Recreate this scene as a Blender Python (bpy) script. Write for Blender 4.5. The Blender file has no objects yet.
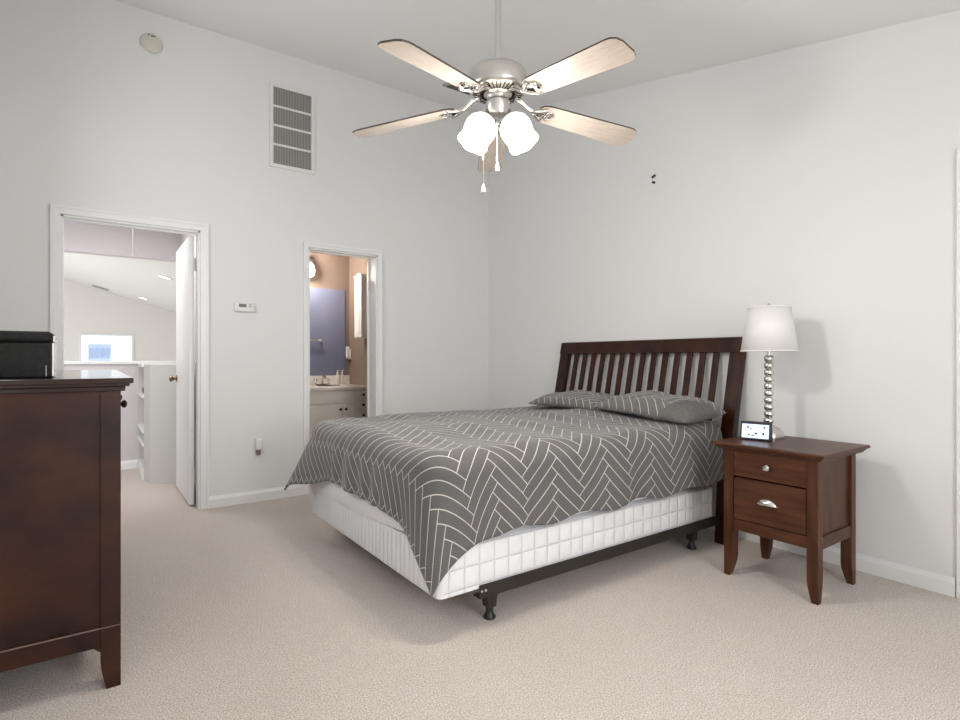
import bpy, bmesh, math, random
from mathutils import Vector, Matrix, noise
random.seed(7)
SC = bpy.context.scene
COL = SC.collection
PI = math.pi
R = math.radians

# ------------------------------------------------------------------ camera, world, light
cam_d = bpy.data.cameras.new('camera')
cam = bpy.data.objects.new('camera', cam_d); COL.objects.link(cam)
cam_d.sensor_width = 36.0
cam_d.lens = 545.0 / 960.0 * 36.0
cam_d.shift_y = -1.5 / 960.0
cam_d.clip_start = 0.02
cam.location = (-3.248, -4.42, 1.10)
FWD = Vector((0.5787, 0.8153, 0.0))
cam.rotation_euler = FWD.to_track_quat('-Z', 'Y').to_euler()
SC.camera = cam

world = bpy.data.worlds.new('overcast_sky'); SC.world = world
world.use_nodes = True
bg = world.node_tree.nodes['Background']
bg.inputs[0].default_value = (0.86, 0.93, 1.0, 1)
bg.inputs[1].default_value = 1.6

def area(name, loc, direction, sx, sy, power, color=(1, 1, 1)):
    d = bpy.data.lights.new(name, 'AREA'); d.shape = 'RECTANGLE'
    d.size = sx; d.size_y = sy; d.energy = power; d.color = color
    o = bpy.data.objects.new(name, d); COL.objects.link(o)
    o.location = loc
    o.rotation_euler = Vector(direction).to_track_quat('-Z', 'Y').to_euler()
    return o
def point(name, loc, power, color, radius=0.05):
    d = bpy.data.lights.new(name, 'POINT'); d.energy = power; d.color = color; d.shadow_soft_size = radius
    o = bpy.data.objects.new(name, d); COL.objects.link(o); o.location = loc
    return o
area('daylight_back_window', (-2.40, -5.86, 1.35), (-0.40, 1, 0.03), 2.3, 1.5, 60, (0.96, 0.98, 1.0))
area('left_window_fill', (-3.69, -1.50, 1.85), (1, -0.15, -0.02), 1.3, 1.0, 12.5, (0.93, 0.965, 1.0))  # added light for the bed foot and floor, at an unseen window
area('loft_fill', (-6.4, 5.2, 0.6), (1, 0.0, 0.25), 4.0, 3.0, 170, (0.97, 0.98, 1.0))  # added fill for the bright loft; the wall behind has no windows
area('hall_fill', (-3.15, 0.85, 2.42), (0, 0, -1), 0.5, 0.5, 11, (1.0, 0.95, 0.93))  # added fill that brightens the hall floor; no fixture there

SC.view_settings.view_transform = 'Standard'
SC.view_settings.look = 'None'
SC.view_settings.exposure = 0.56
SC.view_settings.gamma = 1.0
SC.view_settings.use_curve_mapping = False

# ------------------------------------------------------------------ materials
def srgb(r, g, b):
    f = lambda c: (c/255/12.92) if c/255 <= 0.04045 else ((c/255+0.055)/1.055)**2.4
    return (f(r), f(g), f(b), 1)
def new_mat(name):
    m = bpy.data.materials.new(name); m.use_nodes = True
    nt = m.node_tree
    return m, nt, nt.nodes['Principled BSDF']
def plain(name, col, rough=0.5, metal=0.0, spec=0.5, coat=0.0, bump=0.0, bscale=60, emit=None, estr=0.0):
    m, nt, b = new_mat(name)
    b.inputs['Base Color'].default_value = col
    b.inputs['Roughness'].default_value = rough
    b.inputs['Metallic'].default_value = metal
    b.inputs['Specular IOR Level'].default_value = spec
    b.inputs['Coat Weight'].default_value = coat
    b.inputs['Coat Roughness'].default_value = 0.15
    if emit:
        b.inputs['Emission Color'].default_value = emit
        b.inputs['Emission Strength'].default_value = estr
    if bump:
        tc = nt.nodes.new('ShaderNodeTexCoord'); n = nt.nodes.new('ShaderNodeTexNoise'); bp = nt.nodes.new('ShaderNodeBump')
        n.inputs['Scale'].default_value = bscale; n.inputs['Detail'].default_value = 4
        bp.inputs['Strength'].default_value = bump; bp.inputs['Distance'].default_value = 0.004
        nt.links.new(tc.outputs['Object'], n.inputs['Vector'])
        nt.links.new(n.outputs['Fac'], bp.inputs['Height']); nt.links.new(bp.outputs['Normal'], b.inputs['Normal'])
    return m
def two_tone(name, c1, c2, scale=(1, 1, 1), nscale=8, detail=5, lo=0.35, hi=0.65, rough=0.5, bump=0.0, bdist=0.002, spec=0.5, coat=0.0, metal=0.0):
    m, nt, b = new_mat(name)
    tc = nt.nodes.new('ShaderNodeTexCoord'); mp = nt.nodes.new('ShaderNodeMapping')
    mp.inputs['Scale'].default_value = scale
    n = nt.nodes.new('ShaderNodeTexNoise'); n.inputs['Scale'].default_value = nscale; n.inputs['Detail'].default_value = detail
    cr = nt.nodes.new('ShaderNodeValToRGB')
    cr.color_ramp.elements[0].position = lo; cr.color_ramp.elements[0].color = c1
    cr.color_ramp.elements[1].position = hi; cr.color_ramp.elements[1].color = c2
    L = nt.links.new
    L(tc.outputs['Object'], mp.inputs['Vector']); L(mp.outputs['Vector'], n.inputs['Vector'])
    L(n.outputs['Fac'], cr.inputs['Fac']); L(cr.outputs['Color'], b.inputs['Base Color'])
    b.inputs['Roughness'].default_value = rough; b.inputs['Specular IOR Level'].default_value = spec
    b.inputs['Coat Weight'].default_value = coat; b.inputs['Coat Roughness'].default_value = 0.2
    b.inputs['Metallic'].default_value = metal
    if bump:
        bp = nt.nodes.new('ShaderNodeBump'); bp.inputs['Strength'].default_value = bump; bp.inputs['Distance'].default_value = bdist
        L(n.outputs['Fac'], bp.inputs['Height']); L(bp.outputs['Normal'], b.inputs['Normal'])
    return m

def carpet_material():
    m, nt, b = new_mat('cut_pile_carpet'); L = nt.links.new
    tc = nt.nodes.new('ShaderNodeTexCoord')
    big = nt.nodes.new('ShaderNodeTexNoise'); big.inputs['Scale'].default_value = 1.6; big.inputs['Detail'].default_value = 3
    mid = nt.nodes.new('ShaderNodeTexNoise'); mid.inputs['Scale'].default_value = 22; mid.inputs['Detail'].default_value = 4
    fine = nt.nodes.new('ShaderNodeTexNoise'); fine.inputs['Scale'].default_value = 190; fine.inputs['Detail'].default_value = 3; fine.inputs['Roughness'].default_value = 0.7
    for n in (big, mid, fine): L(tc.outputs['Object'], n.inputs['Vector'])
    c1 = nt.nodes.new('ShaderNodeValToRGB')
    c1.color_ramp.elements[0].position = 0.38; c1.color_ramp.elements[0].color = (0.45, 0.39, 0.35, 1)
    c1.color_ramp.elements[1].position = 0.62; c1.color_ramp.elements[1].color = (0.92, 0.835, 0.78, 1)
    L(fine.outputs['Fac'], c1.inputs['Fac'])
    c2 = nt.nodes.new('ShaderNodeValToRGB')
    c2.color_ramp.elements[0].position = 0.3; c2.color_ramp.elements[0].color = (0.90, 0.885, 0.865, 1)
    c2.color_ramp.elements[1].position = 0.7; c2.color_ramp.elements[1].color = (1, 1, 1, 1)
    mx = nt.nodes.new('ShaderNodeMath'); mx.operation = 'MULTIPLY_ADD'; mx.inputs[1].default_value = 0.5; 
    hm = nt.nodes.new('ShaderNodeMath'); hm.operation = 'MULTIPLY'; hm.inputs[1].default_value = 0.5
    L(mid.outputs['Fac'], hm.inputs[0]); L(big.outputs['Fac'], mx.inputs[0]); L(hm.outputs[0], mx.inputs[2])
    L(mx.outputs[0], c2.inputs['Fac'])
    mul = nt.nodes.new('ShaderNodeMix'); mul.data_type = 'RGBA'; mul.blend_type = 'MULTIPLY'; mul.inputs[0].default_value = 1.0
    L(c1.outputs['Color'], mul.inputs[6]); L(c2.outputs['Color'], mul.inputs[7])
    L(mul.outputs[2], b.inputs['Base Color'])
    bp = nt.nodes.new('ShaderNodeBump'); bp.inputs['Strength'].default_value = 0.7; bp.inputs['Distance'].default_value = 0.008
    L(fine.outputs['Fac'], bp.inputs['Height']); L(bp.outputs['Normal'], b.inputs['Normal'])
    b.inputs['Roughness'].default_value = 0.95; b.inputs['Specular IOR Level'].default_value = 0.1
    b.inputs['Sheen Weight'].default_value = 0.15
    return m

def wood_material(name, dark, light, grain=(1, 1, 12), rough=0.35, coat=0.3):
    return two_tone(name, dark, light, scale=grain, nscale=3.0, detail=7, lo=0.3, hi=0.72, rough=rough, bump=0.06, bdist=0.001, coat=coat, spec=0.28)

def herringbone_material(name, base, line, W=0.0485, N=5, lw=0.042):
    """herringbone on the cloth's own UV (metres): planks W wide and N*W long, thin pale lines between them"""
    m, nt, b = new_mat(name); L = nt.links.new
    def M(op, a, c=None, d=None):
        n = nt.nodes.new('ShaderNodeMath'); n.operation = op
        for i, v in enumerate((a, c, d)):
            if v is None: continue
            if isinstance(v, (int, float)): n.inputs[i].default_value = v
            else: L(v, n.inputs[i])
        return n.outputs[0]
    uv = nt.nodes.new('ShaderNodeUVMap'); uv.uv_map = 'UVMap'
    sp = nt.nodes.new('ShaderNodeSeparateXYZ'); L(uv.outputs['UV'], sp.inputs[0])
    k_ = 1.0/(math.sqrt(2)*W)
    p = M('MULTIPLY_ADD', M('ADD', sp.outputs[1], sp.outputs[0]), k_, 400.0)
    q = M('MULTIPLY_ADD', M('SUBTRACT', sp.outputs[1], sp.outputs[0]), k_, 400.0)
    fi = M('FLOOR', p); fj = M('FLOOR', q); fp = M('FRACT', p); fq = M('FRACT', q)
    k = M('MODULO', M('ADD', M('SUBTRACT', fi, fj), 80.0*N), 2.0*N)
    horiz = M('LESS_THAN', k, N-0.5)
    def eq(v): return M('COMPARE', k, float(v), 0.25)
    pl = M('LESS_THAN', fp, lw); ph = M('GREATER_THAN', fp, 1-lw)
    ql = M('LESS_THAN', fq, lw); qh = M('GREATER_THAN', fq, 1-lw)
    hl = M('MAXIMUM', M('MAXIMUM', ql, qh), M('MAXIMUM', M('MULTIPLY', eq(0), pl), M('MULTIPLY', eq(N-1), ph)))
    vl = M('MAXIMUM', M('MAXIMUM', pl, ph), M('MAXIMUM', M('MULTIPLY', eq(N), qh), M('MULTIPLY', eq(2*N-1), ql)))
    ln = M('ADD', M('MULTIPLY', horiz, hl), M('MULTIPLY', M('SUBTRACT', 1.0, horiz), vl))
    nz = nt.nodes.new('ShaderNodeTexNoise'); nz.inputs['Scale'].default_value = 260; nz.inputs['Detail'].default_value = 3
    L(uv.outputs['UV'], nz.inputs['Vector'])
    cr = nt.nodes.new('ShaderNodeValToRGB')
    d = [c*0.82 for c in base[:3]]; l = [c*1.18 for c in base[:3]]
    cr.color_ramp.elements[0].position = 0.35; cr.color_ramp.elements[0].color = (*d, 1)
    cr.color_ramp.elements[1].position = 0.65; cr.color_ramp.elements[1].color = (*l, 1)
    L(nz.outputs['Fac'], cr.inputs['Fac'])
    mix = nt.nodes.new('ShaderNodeMix'); mix.data_type = 'RGBA'
    L(ln, mix.inputs[0]); L(cr.outputs['Color'], mix.inputs[6]); mix.inputs[7].default_value = line
    L(mix.outputs[2], b.inputs['Base Color'])
    b.inputs['Roughness'].default_value = 0.8; b.inputs['Specular IOR Level'].default_value = 0.25
    b.inputs['Sheen Weight'].default_value = 0.2
    return m

def quilt_material(name, col, sx, sy, sz, dist=0.006):
    """white ticking with stitched channels every few cm (bump only)"""
    m, nt, b = new_mat(name); L = nt.links.new
    tc = nt.nodes.new('ShaderNodeTexCoord'); sp = nt.nodes.new('ShaderNodeSeparateXYZ'); L(tc.outputs['Object'], sp.inputs[0])
    hs = []
    for ax, s in ((0, sx), (1, sy), (2, sz)):
        if not s: continue
        a = nt.nodes.new('ShaderNodeMath'); a.operation = 'MULTIPLY'; a.inputs[1].default_value = PI/s; L(sp.outputs[ax], a.inputs[0])
        c = nt.nodes.new('ShaderNodeMath'); c.operation = 'SINE'; L(a.outputs[0], c.inputs[0])
        e = nt.nodes.new('ShaderNodeMath'); e.operation = 'ABSOLUTE'; L(c.outputs[0], e.inputs[0])
        g = nt.nodes.new('ShaderNodeMath'); g.operation = 'POWER'; g.inputs[1].default_value = 0.35; L(e.outputs[0], g.inputs[0])
        if ax == 2:
            ge = nt.nodes.new('ShaderNodeSeparateXYZ'); L(tc.outputs['Normal'], ge.inputs[0])
            ab = nt.nodes.new('ShaderNodeMath'); ab.operation = 'ABSOLUTE'; L(ge.outputs[0], ab.inputs[0])
            mxn = nt.nodes.new('ShaderNodeMath'); mxn.operation = 'MAXIMUM'; L(ab.outputs[0], mxn.inputs[0]); L(g.outputs[0], mxn.inputs[1]); hs.append(mxn.outputs[0]); continue
        hs.append(g.outputs[0])
    h = hs[0]
    for o in hs[1:]:
        mn = nt.nodes.new('ShaderNodeMath'); mn.operation = 'MINIMUM'; L(h, mn.inputs[0]); L(o, mn.inputs[1]); h = mn.outputs[0]
    bp = nt.nodes.new('ShaderNodeBump'); bp.inputs['Strength'].default_value = 0.9; bp.inputs['Distance'].default_value = dist
    L(h, bp.inputs['Height']); L(bp.outputs['Normal'], b.inputs['Normal'])
    b.inputs['Base Color'].default_value = col; b.inputs['Roughness'].default_value = 0.75; b.inputs['Specular IOR Level'].default_value = 0.2
    return m

def glass_pane_material():
    m = bpy.data.materials.new('window_glass'); m.use_nodes = True; nt = m.node_tree
    nt.nodes.remove(nt.nodes['Principled BSDF'])
    out = nt.nodes['Material Output']
    t = nt.nodes.new('ShaderNodeBsdfTransparent'); t.inputs[0].default_value = (0.96, 0.97, 0.98, 1)
    g = nt.nodes.new('ShaderNodeBsdfGlossy'); g.inputs['Roughness'].default_value = 0.02
    mx = nt.nodes.new('ShaderNodeMixShader'); mx.inputs[0].default_value = 0.06
    nt.links.new(t.outputs[0], mx.inputs[1]); nt.links.new(g.outputs[0], mx.inputs[2]); nt.links.new(mx.outputs[0], out.inputs[0])
    return m

M_wall = plain('wall_paint', (0.80, 0.80, 0.785, 1), 0.75, spec=0.25, bump=0.12, bscale=90)
M_ceil = plain('ceiling_paint', (0.89, 0.89, 0.88, 1), 0.85, spec=0.2, bump=0.15, bscale=70)
M_trim = plain('trim_paint', (0.86, 0.86, 0.85, 1), 0.35, spec=0.4)
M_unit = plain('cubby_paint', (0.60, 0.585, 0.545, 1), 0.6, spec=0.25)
M_hallwall = plain('hall_paint', (0.66, 0.62, 0.62, 1), 0.75, spec=0.2)
M_loftwall = plain('loft_paint', (0.80, 0.78, 0.75, 1), 0.75, spec=0.2)
M_taupe = plain('taupe_paint', (0.265, 0.205, 0.172, 1), 0.7, spec=0.2)
M_slate = plain('blue_daylight_tint', (0.26, 0.29, 0.42, 1), 0.7, spec=0.2)  # taupe bath wall coloured blue, standing in for daylight seen in the mirror
M_carpet = carpet_material()
M_tile = plain('bath_floor', (0.6, 0.56, 0.5, 1), 0.5)
M_cherry = wood_material('cherry_stained_wood', (0.036, 0.0105, 0.0038, 1), (0.105, 0.036, 0.014, 1), grain=(9, 9, 1.2), rough=0.38, coat=0.05)
M_cherryh = wood_material('cherry_stained_wood_flat_grain', (0.036, 0.0105, 0.0038, 1), (0.105, 0.036, 0.014, 1), grain=(14, 1.2, 14), rough=0.38, coat=0.05)
M_espresso = two_tone('dark_cherry_dresser_wood', (0.007, 0.0026, 0.0018, 1), (0.062, 0.017, 0.008, 1), scale=(1, 1, 1.3), nscale=5, detail=6, lo=0.28, hi=0.75, rough=0.4, bump=0.03, bdist=0.001, coat=0.05, spec=0.28)
M_esptop = two_tone('polished_dresser_top', (0.010, 0.0035, 0.002, 1), (0.045, 0.012, 0.006, 1), nscale=4, rough=0.14, coat=0.35, spec=0.4)
M_hb = wood_material('headboard_wood', (0.012, 0.003, 0.0013, 1), (0.052, 0.0125, 0.0042, 1), grain=(6, 6, 1.0), rough=0.36, coat=0.05)
M_groove = plain('shadow_gap', (0.008, 0.004, 0.003, 1), 0.8, spec=0.1)
M_nickel = plain('brushed_nickel', (0.62, 0.60, 0.57, 1), 0.28, metal=1.0)
M_nickelb = plain('polished_nickel', (0.75, 0.73, 0.70, 1), 0.15, metal=1.0)
M_bronze = plain('dark_bronze_knob', (0.03, 0.02, 0.015, 1), 0.35, metal=0.6)
M_blade = two_tone('bleached_maple_blade', (0.47, 0.40, 0.335, 1), (0.58, 0.51, 0.44, 1), scale=(2, 14, 2), nscale=5, lo=0.3, hi=0.7, rough=0.35, coat=0.2)
M_bladeedge = plain('dark_blade_edge', (0.07, 0.05, 0.04, 1), 0.4)
M_globe = plain('frosted_glass_lit', (0.9, 0.88, 0.84, 1), 0.4, emit=(1.0, 0.90, 0.76, 1), estr=2.6)
M_black = plain('black_plastic', (0.012, 0.012, 0.013, 1), 0.35)
M_blackbox = two_tone('black_leatherette', (0.010, 0.011, 0.011, 1), (0.018, 0.019, 0.018, 1), nscale=60, rough=0.65, bump=0.2, spec=0.2)
M_frame = plain('brown_painted_steel', (0.030, 0.024, 0.020, 1), 0.45, metal=0.2)
M_ticking = quilt_material('quilted_ticking', (0.89, 0.89, 0.90, 1), 0.075, 0.042, 0.085, dist=0.010)
M_sheet = plain('white_sheet', (0.90, 0.90, 0.93, 1), 0.8, spec=0.2, bump=0.3, bscale=14)
M_duvet = herringbone_material('herringbone_duvet', (0.135, 0.129, 0.125), (0.62, 0.59, 0.55, 1))
M_sham = herringbone_material('herringbone_sham', (0.150, 0.142, 0.135), (0.60, 0.57, 0.53, 1), W=0.044)
M_lining = plain('dark_duvet_lining', (0.035, 0.028, 0.025, 1), 0.85, spec=0.1)
M_greycloth = two_tone('plain_grey_cloth', (0.115, 0.112, 0.105, 1), (0.17, 0.165, 0.16, 1), nscale=120, rough=0.85, spec=0.2)
M_shade = plain('white_linen_shade', (0.80, 0.78, 0.76, 1), 0.85, spec=0.2, bump=0.15, bscale=200)
M_white = plain('white_plastic', (0.78, 0.78, 0.75, 1), 0.4)
M_cream = plain('cream_plastic', (0.66, 0.63, 0.55, 1), 0.45)
M_grille_dark = plain('duct_shadow', (0.17, 0.165, 0.15, 1), 0.8)
M_louver = plain('grille_louver', (0.42, 0.41, 0.38, 1), 0.5)
M_screen = plain('lit_clock_screen', (0.3, 0.4, 0.5, 1), 0.2, emit=(0.62, 0.78, 1.0, 1), estr=0.95)
M_lcd = plain('lcd_grey', (0.14, 0.15, 0.12, 1), 0.3)
M_mark = plain('screen_mark', (0.02, 0.05, 0.12, 1), 0.4)
M_mirror = plain('painted_mirror_reflection', (0.20, 0.225, 0.34, 1), 0.22, spec=0.6, coat=0.3)  # blue-grey is the mirror's reflection put into an opaque colour
M_vanity = plain('vanity_paint', (0.80, 0.77, 0.72, 1), 0.4)
M_counter = plain('cultured_marble', (0.84, 0.81, 0.76, 1), 0.15, coat=0.4)
M_cable = plain('black_cable', (0.01, 0.01, 0.01, 1), 0.5)
M_glass = glass_pane_material()
M_roof = plain('neighbour_siding', (0.38, 0.44, 0.58, 1), 0.8)
M_lamp_on = plain('recessed_lamp_lens', (1, 1, 1, 1), 0.5, emit=(1, 0.97, 0.93, 1), estr=3.0)
M_whiteend = plain('white_box_end', (0.92, 0.92, 0.94, 1), 0.6)

# ------------------------------------------------------------------ mesh helpers
class MB:
    def __init__(s): s.bm = bmesh.new()
    def box(s, x0, y0, z0, x1, y1, z1, bev=0.0, seg=2, rot=None, mi=0):
        c = Vector(((x0+x1)/2, (y0+y1)/2, (z0+z1)/2)); sz = (abs(x1-x0), abs(y1-y0), abs(z1-z0))
        r = bmesh.ops.create_cube(s.bm, size=1.0); vs = r['verts']
        bmesh.ops.scale(s.bm, verts=vs, vec=sz)
        fs = set(f for v in vs for f in v.link_faces)
        if bev:
            es = list(set(e for v in vs for e in v.link_edges))
            rr = bmesh.ops.bevel(s.bm, geom=es, offset=bev, segments=seg, profile=0.5, affect='EDGES')
            vs = list(set(v for f in rr['faces'] for v in f.verts)) 
            fs = set(f for v in vs for f in v.link_faces); vs = list(set(v for f in fs for v in f.verts))
        if rot is not None: bmesh.ops.rotate(s.bm, verts=vs, cent=(0, 0, 0), matrix=rot)
        bmesh.ops.translate(s.bm, verts=vs, vec=c)
        for f in fs: f.material_index = mi
        return s
    def cyl(s, p0, p1, r0, r1=None, n=20, cap=True):
        p0 = Vector(p0); p1 = Vector(p1); r1 = r0 if r1 is None else r1
        q = (p1-p0).to_track_quat('Z', 'Y'); a = []; b = []
        for i in range(n):
            t = 2*PI*i/n; v = Vector((math.cos(t), math.sin(t), 0))
            a.append(s.bm.verts.new(p0+q@(v*r0))); b.append(s.bm.verts.new(p1+q@(v*r1)))
        for i in range(n):
            s.bm.faces.new((a[i], a[(i+1) % n], b[(i+1) % n], b[i]))
        if cap: s.bm.faces.new(a[::-1]); s.bm.faces.new(b)
        return s
    def lathe(s, prof, origin=(0, 0, 0), axis=(0, 0, 1), n=32, cap=True):
        """prof: (radius, height) list along the axis"""
        o = Vector(origin); q = Vector(axis).to_track_quat('Z', 'Y'); rings = []
        for (r, h) in prof:
            rings.append([s.bm.verts.new(o+q@Vector((r*math.cos(2*PI*i/n), r*math.sin(2*PI*i/n), h))) for i in range(n)])
        for a, b in zip(rings, rings[1:]):
            for i in range(n): s.bm.faces.new((a[i], a[(i+1) % n], b[(i+1) % n], b[i]))
        if cap:
            if prof[0][0] > 1e-5: s.bm.faces.new(rings[0][::-1])
            if prof[-1][0] > 1e-5: s.bm.faces.new(rings[-1])
        return s
    def prism(s, pts, d0, d1, axis='y', bev=0.0):
        """polygon pts in the plane across the axis, extruded from d0 to d1"""
        def P(a, b, d): return {'y': (a, d, b), 'x': (d, a, b), 'z': (a, b, d)}[axis]
        A = [s.bm.verts.new(P(a, b, d0)) for a, b in pts]; B = [s.bm.verts.new(P(a, b, d1)) for a, b in pts]
        n = len(pts); fs = [s.bm.faces.new(A), s.bm.faces.new(B[::-1])]
        for i in range(n): fs.append(s.bm.faces.new((A[i], B[i], B[(i+1) % n], A[(i+1) % n])))
        bmesh.ops.recalc_face_normals(s.bm, faces=fs)
        if bev: bmesh.ops.bevel(s.bm, geom=list(set(e for f in fs for e in f.edges)), offset=bev, segments=2, profile=0.5, affect='EDGES')
        return s
    def tube(s, pts, r, n=8, closed=False):
        pts = [Vector(p) for p in pts]; rings = []
        for i, p in enumerate(pts):
            t = (pts[min(i+1, len(pts)-1)]-pts[max(i-1, 0)]).normalized()
            up = Vector((0, 0, 1)) if abs(t.z) < 0.95 else Vector((1, 0, 0))
            a = t.cross(up).normalized(); b = a.cross(t).normalized()
            rr = r[i] if isinstance(r, (list, tuple)) else r
            rings.append([s.bm.verts.new(p+a*rr*math.cos(2*PI*k/n)+b*rr*math.sin(2*PI*k/n)) for k in range(n)])
        for a, b in zip(rings, rings[1:]):
            for i in range(n): s.bm.faces.new((a[i], a[(i+1) % n], b[(i+1) % n], b[i]))
        s.bm.faces.new(rings[0][::-1]); s.bm.faces.new(rings[-1])
        return s
    def quad(s, *pts):
        s.bm.faces.new([s.bm.verts.new(p) for p in pts]); return s
    def build(s, name, mats, parent=None, smooth=None):
        bmesh.ops.recalc_face_normals(s.bm, faces=s.bm.faces)
        me = bpy.data.meshes.new(name); s.bm.to_mesh(me); s.bm.free()
        for m in (mats if isinstance(mats, (list, tuple)) else [mats]): me.materials.append(m)
        if smooth is not None:
            for p in me.polygons: p.use_smooth = True
            me.set_sharp_from_angle(angle=R(smooth))
        o = bpy.data.objects.new(name, me); COL.objects.link(o)
        if parent is not None: 
            o.parent = parent
            o.matrix_parent_inverse = Matrix.Translation(-parent.location) if parent.rotation_euler.z == 0 else Matrix.Identity(4)
        return o
def tag(o, label, cat, group=None):
    o['label'] = label; o['category'] = cat
    if group: o['group'] = group
    return o
def thing(name, label, cat, loc, group=None, rz=0.0):
    o = bpy.data.objects.new(name, None); COL.objects.link(o); o.empty_display_size = 0.05
    o.location = loc; o.rotation_euler = (0, 0, rz)
    return tag(o, label, cat, group)
def struct(o, label=None):
    o['kind'] = 'structure'
    if label: o['label'] = label
    return o
def copy_part(o, parent=None, loc=None):
    c = o.copy(); COL.objects.link(c)
    if parent is not None: c.parent = parent
    if loc is not None: c.location = loc
    for ch in list(o.children): copy_part(ch, c)
    return c
def smoothstep(a, b, x):
    t = min(max((x-a)/(b-a), 0), 1); return t*t*(3-2*t)

# ------------------------------------------------------------------ setting: bedroom shell
XL, YB = -3.745, -5.95          # left wall and back wall planes
SLOPE, ZC = 0.222, 3.513        # shed ceiling, highest at the far wall
zc = lambda y: ZC + SLOPE*y
T = 0.12
# far wall (left in the photo) with two door openings
m = MB(); HA = ZC+0.15
D1 = (-3.418, -2.612, 2.028); D2 = (-1.822, -1.216, 2.002)
m.box(XL-T, 0, 0, D1[0], T, HA); m.box(D1[1], 0, 0, D2[0], T, HA); m.box(D2[1], 0, 0, T, T, HA)
m.box(D1[0], 0, D1[2], D1[1], T, HA); m.box(D2[0], 0, D2[2], D2[1], T, HA)
struct(m.build('wall_far', M_wall), 'pale grey far wall with two doorways')
m = MB(); m.prism([(YB-T, 0), (0.0, 0), (0.0, zc(0)+0.1), (YB-T, zc(YB)+0.02)], 0.0, T, 'x')
struct(m.build('wall_right', M_wall), 'pale grey wall behind the headboard')
m = MB(); m.prism([(YB-T, 0), (0.0, 0), (0.0, zc(0)+0.1), (YB-T, zc(YB)+0.02)], XL-T, XL, 'x')
struct(m.build('wall_left', M_wall))
m = MB(); m.box(XL, YB-T, 0, 0, YB, zc(YB)+0.1)
struct(m.build('wall_back', M_wall))
m = MB(); m.prism([(YB-T, zc(YB-T)), (0.0, zc(0.0)), (0.0, zc(0.0)+0.12), (YB-T, zc(YB-T)+0.12)], XL-T, T, 'x')
struct(m.build('ceiling', M_ceil), 'sloping pale ceiling')
m = MB(); m.box(XL-0.3, YB-T, -0.12, T, T, 0.0)
struct(m.build('floor', M_carpet), 'beige cut pile carpet')

BH, BT = 0.085, 0.014
def base_profile(): return [(0, 0), (BT, 0), (BT, BH-0.022), (BT*0.55, BH-0.008), (BT*0.4, BH), (0, BH)]
def baseboard_y(name, x0, x1, y=0.0, side=-1, mat=None):      # runs along X on a wall facing side*Y
    m = MB(); m.prism([(y+side*a, b) for a, b in base_profile()], x0, x1, 'x'); return struct(m.build(name, mat or M_trim))
def baseboard_x(name, y0, y1, x=0.0, side=-1, mat=None):
    m = MB(); m.prism([(x+side*a, b) for a, b in base_profile()], y0, y1, 'y'); return struct(m.build(name, mat or M_trim))
CW = 0.055
baseboard_y('baseboard_far', D1[1]+CW, D2[0]-0.042)
baseboard_y('baseboard_corner', D2[1]+0.042, 0.0)
baseboard_y('baseboard_far_left', XL, D1[0]-CW)
baseboard_x('baseboard_right', -3.640, 0.0)
baseboard_x('baseboard_left', YB, 0.0, x=XL, side=1)

def casing(name, x0, x1, z1, w, y=0.0, side=-1, jamb=T):
    """door casing (stepped profile) round an opening, plus the jamb lining"""
    m = MB()
    for a, b in ((x0-w, x0), (x1, x1+w)):
        m.box(a, y, 0, b, y+side*0.016, z1+w, bev=0.004)
    m.box(x0-w, y, z1, x1+w, y+side*0.0165, z1+w, bev=0.004)
    o = 0.017
    m.box(x0-w, y, 0, x0-w+o, y+side*0.022, z1+w, bev=0.004); m.box(x1+w-o, y, 0, x1+w, y+side*0.022, z1+w, bev=0.004)
    m.box(x0-w, y, z1+w-o, x1+w, y+side*0.0225, z1+w, bev=0.004)
    # jamb lining and stop
    m.box(x0, y, 0, x0+0.012, y-side*jamb, z1); m.box(x1-0.012, y, 0, x1, y-side*jamb, z1); m.box(x0, y, z1-0.012, x1, y-side*jamb, z1)
    m.box(x0+0.012, y-side*0.05, z1-0.022, x1-0.012, y-side*0.075, z1-0.012)
    return struct(m.build(name, M_trim))
casing('trim_1', D1[0], D1[1], D1[2], CW)
casing('trim_2', D2[0], D2[1], D2[2], 0.042)

# doorway beyond the right edge: casing and closed slab on the right wall
m = MB()
m.box(0, -3.710, 0, -0.016, -3.644, 2.065, bev=0.004); m.box(0, -4.474, 2.0, -0.016, -3.711, 2.065, bev=0.004); m.box(0, -4.54, 0, -0.016, -4.474, 2.065, bev=0.004)
struct(m.build('trim_3', M_trim))
m = MB(); m.box(-0.004, -4.474, 0.01, -0.002, -3.71, 2.0)
d3 = struct(m.build('door_3', M_trim))

# unseen window behind the camera, and a left one added for its light (frames on the walls)
def frame_on_back(name, x0, x1, z0, z1):
    m = MB(); y = YB
    for (a, b, c, d) in ((x0-.07, z0-.07, x0, z1+.07), (x1, z0-.07, x1+.07, z1+.07), (x0, z1, x1, z1+.07), (x0, z0-.07, x1, z0), ((x0+x1)/2-.02, z0, (x0+x1)/2+.02, z1)):
        m.box(a, y, b, c, y+0.03, d, bev=0.004)
    o = struct(m.build(name, M_trim))
    MB().quad((x0, y+.006, z0), (x1, y+.006, z0), (x1, y+.006, z1), (x0, y+.006, z1)).build('pane', M_glass, o)
frame_on_back('window_1', -3.55, -1.25, 0.60, 2.06)
m = MB()
for (a, b, c, d) in ((-2.22, 1.28, -2.15, 2.42), (-0.85, 1.28, -0.78, 2.42), (-2.15, 2.35, -0.85, 2.42), (-2.15, 1.28, -0.85, 1.35)):
    m.box(XL, a, b, XL+0.03, c, d, bev=0.004)
w2 = struct(m.build('added_window_2', M_trim))  # unseen frame added round the left fill light
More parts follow.
